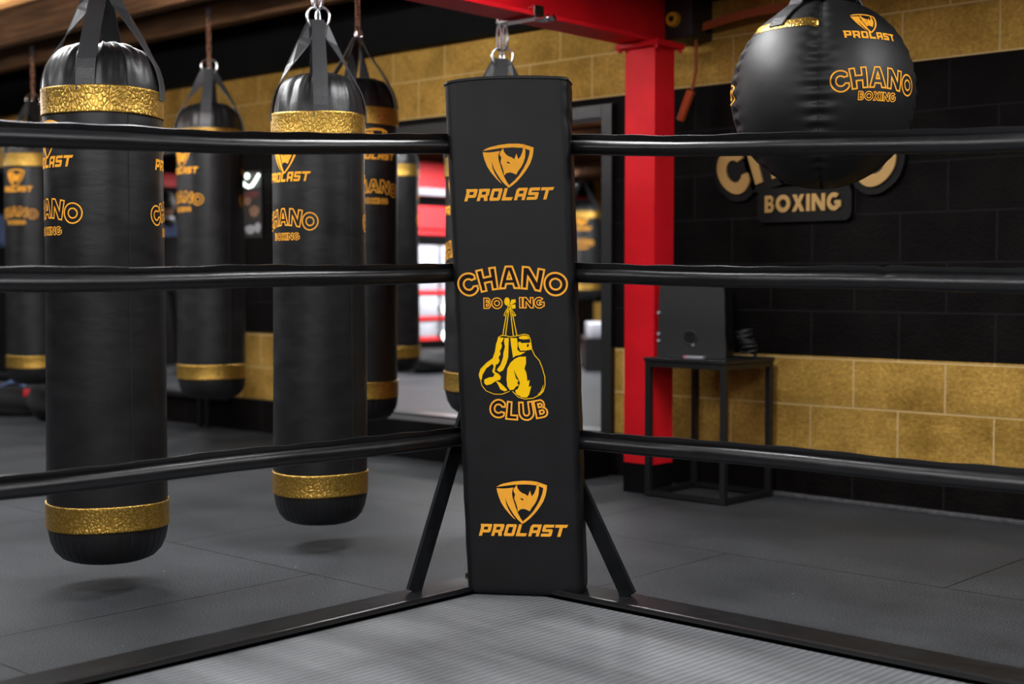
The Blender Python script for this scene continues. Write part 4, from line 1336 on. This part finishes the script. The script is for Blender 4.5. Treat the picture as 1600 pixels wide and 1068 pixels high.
b = NB(); bmesh.ops.create_uvsphere(b, u_segments=28, v_segments=16, radius=1.0)
for v in b.verts:
    x, y, z = v.co
    hgt = .055 if x > 0 else .055+.05*min(1, -x*1.6)
    v.co = Vector((x*.14, y*.046*(1-.15*(x < 0)), max(0.016, .016+(z+.15)*hgt)))
obj('upper', b, M['leadwhite'], t, angle=None)
b = NB(); bmesh.ops.create_uvsphere(b, u_segments=28, v_segments=10, radius=1.0)
for v in b.verts: v.co = Vector((v.co.x*.145, v.co.y*.05, .012+.012*max(-1, min(1, v.co.z*3))))
obj('sole', b, M['plastic'], t, angle=None)

# ------------------------------------------------------------------ the room beyond the two openings
bm = NB(); bxx(bm, -10.40, -10.28, 8.35, 11.6, 1.885, 2.15)
t = obj('cross_beam', bm, M['redbox'], smooth=False); tag(t, 'red beam with a white lower edge above the red rack beyond the opening', 'beam')
bm = NB(); bxx(bm, -10.42, -10.26, 8.35, 11.6, 1.812, 1.884); tag(obj('lower_flange', bm, M['white'], t, smooth=False), 'white lower edge')  # white colour stands in for the shine on the beam's underside
for y in (8.42, 11.53):
    b = NB(); bxx(b, -10.39, -10.29, y-.05, y+.05, 0, 1.811); obj('post', b, M['redbox'], t, smooth=False)
RK = (-10.45, 10.08)
t = empty('storage_rack', (RK[0], RK[1], 0), 0, 'red storage rack with white boxes seen through the opening left of the pad', 'rack')
for y in (-.62, .75):
    for x in (-.2, .12):
        b = NB(); bxx(b, x-.025, x+.025, y-.025, y+.025, 0, 1.70); obj('upright', b, M['redbox'], t, smooth=False)
for z in (.34, .55, .82, 1.44):
    b = NB(); bxx(b, -.225, .145, -.645, .775, z-.03, z+.005); obj('shelf', b, M['redbox'], t, smooth=False)
b = NB(); bxx(b, .146, .16, -.645, .775, 1.47, 1.70, bev=.003); obj('header_panel', b, M['redbox'], t, smooth=False)
for z, h, nm in ((.3455, .165, 'lowest'), (.5555, .225, 'middle'), (.8255, .47, 'top')):
    for y in (-.43, -.10, .23, .54):
        b = NB(); bxx(b, -.15, .13, -.14, .14, 0, h, bev=.01)
        o = obj('storage_box', b, M['white'], smooth=True); o.location = (RK[0], RK[1]+y, z)
        tag(o, 'white box on the %s shelf of the red rack' % nm, 'box', 'white boxes on the %s shelf of the red rack' % nm)
for z, n in ((.64, 'upper'), (.357, 'lower')):
    t = empty('work_lamp', (-10.19, 10.125, z), 0, '%s of the two bright round lamps in front of the red rack' % n, 'lamp')
    b = NB(); bmesh.ops.create_uvsphere(b, u_segments=24, v_segments=16, radius=.062); obj('globe', b, M['glow'], t)
    b = NB(); tube(b, [(-.058, 0, 0), (-.13, 0, 0)], .02, 12); obj('arm', b, M['blackmetal'], t)
lump('kit_bag', (-9.98, 9.75, 0), (.18, .34, .12), M['suit'], 'black kit bag in front of the red rack', 'bag', seed=11)
t = empty('weight_rack', (-9.1, 11.25, 0), .75, 'low black weight rack far behind the opening beside the red column', 'rack')
b = NB(); bxx(b, -.15, .15, -.4, .4, .30, .34); bxx(b, -.15, .15, -.4, -.36, 0, .30); bxx(b, -.15, .15, .36, .4, 0, .30); obj('body', b, M['blackmetal'], t, smooth=False)
b = NB(); bxx(b, -.14, .14, -.358, .358, .04, .28); obj('panel', b, M['plastic'], t, smooth=False)
for y in (-.28, -.05, .18):
    b = NB(); tube(b, [(.141, y, .13), (.185, y, .13)], [.075, .07], 24); obj('weight_plate', b, M['offwhite'], t)
for q, y in enumerate((-.2, .2)):
    b = NB(); bxx(b, -.1, .1, -.17, .17, 0, .15, bev=.01); o = obj('storage_box', b, M['white']); o.location = (-9.1-math.sin(.75)*y, 11.25+math.cos(.75)*y, .341); o.rotation_euler = (0, 0, .75); tag(o, 'white box on top of the black weight rack', 'box', 'white boxes on the weight rack')
# red banners on the far left wall
bm = NB(); bxx(bm, X0+.001, X0+.02, 13.6, 16.0-.1, 1.84, 2.16); tag(obj('wall_banner', bm, M['redbox'], smooth=False), 'red wall banner behind the far wide punch bag', 'banner')
bm = NB(); bxx(bm, X0+.001, X0+.02, 7.6, 9.4, 1.96, 2.10); tag(obj('wall_banner', bm, M['redbox'], smooth=False), 'red wall banner above the person between the two bags', 'banner')
# clock and jacket on the left wall
t = empty('wall_clock', (X0+0.001, 6.40, 1.85), 0, 'large round pale wall clock cut by the left picture edge', 'clock')
b = NB(); tube(b, [(.0, 0, 0), (.035, 0, 0)], [.20, .20], 48); obj('face', b, M['offwhite'], t)
b = NB(); tube(b, [(.03, .205*math.cos(2*PI*k/48), .205*math.sin(2*PI*k/48)) for k in range(48)], .022, 12, closed=True); obj('rim', b, M['plastic'], t)
b = NB(); box(b, (.039, .0, .05), (.004, .012, .12)); box(b, (.039, .04, .0), (.004, .09, .01)); obj('hands', b, M['hole'], t, smooth=False)
t = empty('hanging_jacket', (X0+0.05, 6.52, 1.55), 0, 'blue jacket hung under the pale clock at the left picture edge', 'jacket')
lump('body', (.06, 0, -.30), (.08, .2, .17), M['blue'], None, None, parent=t, seed=21)
b = NB(); tube(b, [(-.048, 0, .06), (.03, 0, .06), (.05, 0, .09)], .008, 8); obj('hook', b, M['chrome'], t)


# ------------------------------------------------------------------ person beyond the opening
def skin_mesh(name, joints, bones, mat, parent, levels=2, root=0):
    me = bpy.data.meshes.new(name)
    me.from_pydata([j[:3] for j in joints], bones, [])
    me.materials.append(mat)
    o = bpy.data.objects.new(name, me); COL.objects.link(o)
    md = o.modifiers.new('skin', 'SKIN')
    md.use_smooth_shade = True
    sv = me.skin_vertices[0].data
    for i, j in enumerate(joints):
        r = j[3]
        sv[i].radius = r if isinstance(r, tuple) else (r, r)
        sv[i].use_root = (i == root)
    sb = o.modifiers.new('sub', 'SUBSURF'); sb.levels = levels; sb.render_levels = levels
    if parent: o.parent = parent
    return o


def make_person(loc, rz, label):
    root = empty('person', loc, rz, label, 'person')
    # stands facing -y; x = his left
    J = [(0, .01, .98, (.15, .11)), (0, .015, 1.12, (.145, .105)), (0, .02, 1.30, (.165, .115)), (0, .02, 1.43, (.13, .09)), (0, .01, 1.52, .055), (0, 0, 1.58, .055),
         (.19, .02, 1.43, .058), (.235, .03, 1.17, .046), (.20, -.12, .98, .034), (.185, -.17, .92, .034),
         (-.19, .02, 1.43, .058), (-.235, .03, 1.17, .046), (-.20, -.12, .98, .034), (-.185, -.17, .92, .034),
         (.095, .01, .86, .092), (.105, 0, .50, .062), (.11, .02, .10, .042), (.115, -.13, .035, .036),
         (-.095, .01, .86, .092), (-.105, 0, .50, .062), (-.11, .02, .10, .042), (-.115, -.13, .035, .036)]
    E = [(0, 1), (1, 2), (2, 3), (3, 4), (4, 5), (3, 6), (6, 7), (7, 8), (8, 9), (3, 10), (10, 11), (11, 12), (12, 13), (0, 14), (14, 15), (15, 16), (16, 17), (0, 18), (18, 19), (19, 20), (20, 21)]
    body = skin_mesh('body', J, E, M['suit'], root)
    # head with face
    b = NB(); bmesh.ops.create_uvsphere(b, u_segments=36, v_segments=28, radius=1.0)
    for v in b.verts:
        x, y, z = v.co
        jaw = 1-.28*max(0, -z)*(1 if y < .3 else .5)
        X, Y, Z = x*.076*jaw, y*.096*(1-.1*max(0, -z)), z*.118
        if y < -.4:
            nose = math.exp(-((x/.16)**2+((z+.12)/.22)**2)); Y -= .020*nose
            for sx in (-1, 1): Y += .010*math.exp(-(((x-sx*.38)/.18)**2+((z-.08)/.12)**2))
            Y += -.006*math.exp(-((x/.3)**2+((z+.5)/.08)**2))
        for sx in (-1, 1):
            ear = math.exp(-(((x-sx)/.25)**2+((y-.08)/.16)**2+((z+.02)/.25)**2)); X += sx*.012*ear
        v.co = Vector((X, Y-.01, Z+1.672))
    obj('head', b, M['skin'], root, angle=None)
    b = NB(); bmesh.ops.create_uvsphere(b, u_segments=36, v_segments=28, radius=1.0)
    dele = []
    for v in b.verts:
        x, y, z = v.co
        v.co = Vector((x*.083, y*.104+.002-.01, z*.124+1.680))
        if (y < -.25 and z < .5) or z < -.45: dele.append(v)
    bmesh.ops.delete(b, geom=dele, context='VERTS')
    obj('hair', b, M['hair'], root, angle=None)
    b = NB(); lathe(b, [(.056, 1.50), (.062, 1.52), (.064, 1.545), (.060, 1.556), (.055, 1.55)], 28); obj('collar', b, M['offwhite'], root)
    b = NB()
    lathe(b, [(.20, 1.36), (.205, 1.39), (.185, 1.44), (.13, 1.49), (.075, 1.52), (.068, 1.515)], 40, lambda a, r, z: (r*(1.0 if abs(math.sin(a)) > .7 else .72)+.0*z if False else r*math.sqrt((math.sin(a))**2+(.62*math.cos(a))**2), z))
    obj('scarf', b, M['blue'], root, angle=None)
    # hands: palm, four fingers, thumb
    for sx in (1, -1):
        b = NB()
        wx, wy, wz = sx*.185, -.17, .92
        tube(b, [(wx, wy, wz+.01), (wx, wy-.03, wz-.03), (wx, wy-.045, wz-.075)], [.026, .034, .032], 14)
        for f in range(4):
            ox = (f-1.5)*.018
            L = (.068, .078, .074, .058)[f]
            tube(b, [(wx+ox, wy-.045, wz-.065), (wx+ox, wy-.058, wz-.065-L*.45), (wx+ox, wy-.052, wz-.065-L*.8), (wx+ox, wy-.04, wz-.065-L)], [.0095, .009, .0085, .006], 10)
        tube(b, [(wx-sx*.028, wy-.03, wz-.03), (wx-sx*.045, wy-.055, wz-.055), (wx-sx*.044, wy-.068, wz-.085)], [.011, .0095, .007], 10)
        obj('hand', b, M['skin'], root, angle=None)
    for sx in (1, -1):
        b = NB(); bmesh.ops.create_uvsphere(b, u_segments=24, v_segments=14, radius=1.0)
        for v in b.verts:
            x, y, z = v.co
            v.co = Vector((sx*.113+x*.052, -.06+y*.145, max(0, .04+z*.05*(1+.4*(y > 0)))))
        obj('shoe', b, M['leadwhite'], root, angle=None)
    return root
make_person((-11.646, 7.70, 0), -2.0, 'person in black with a blue scarf and dark hair seen between two bags')
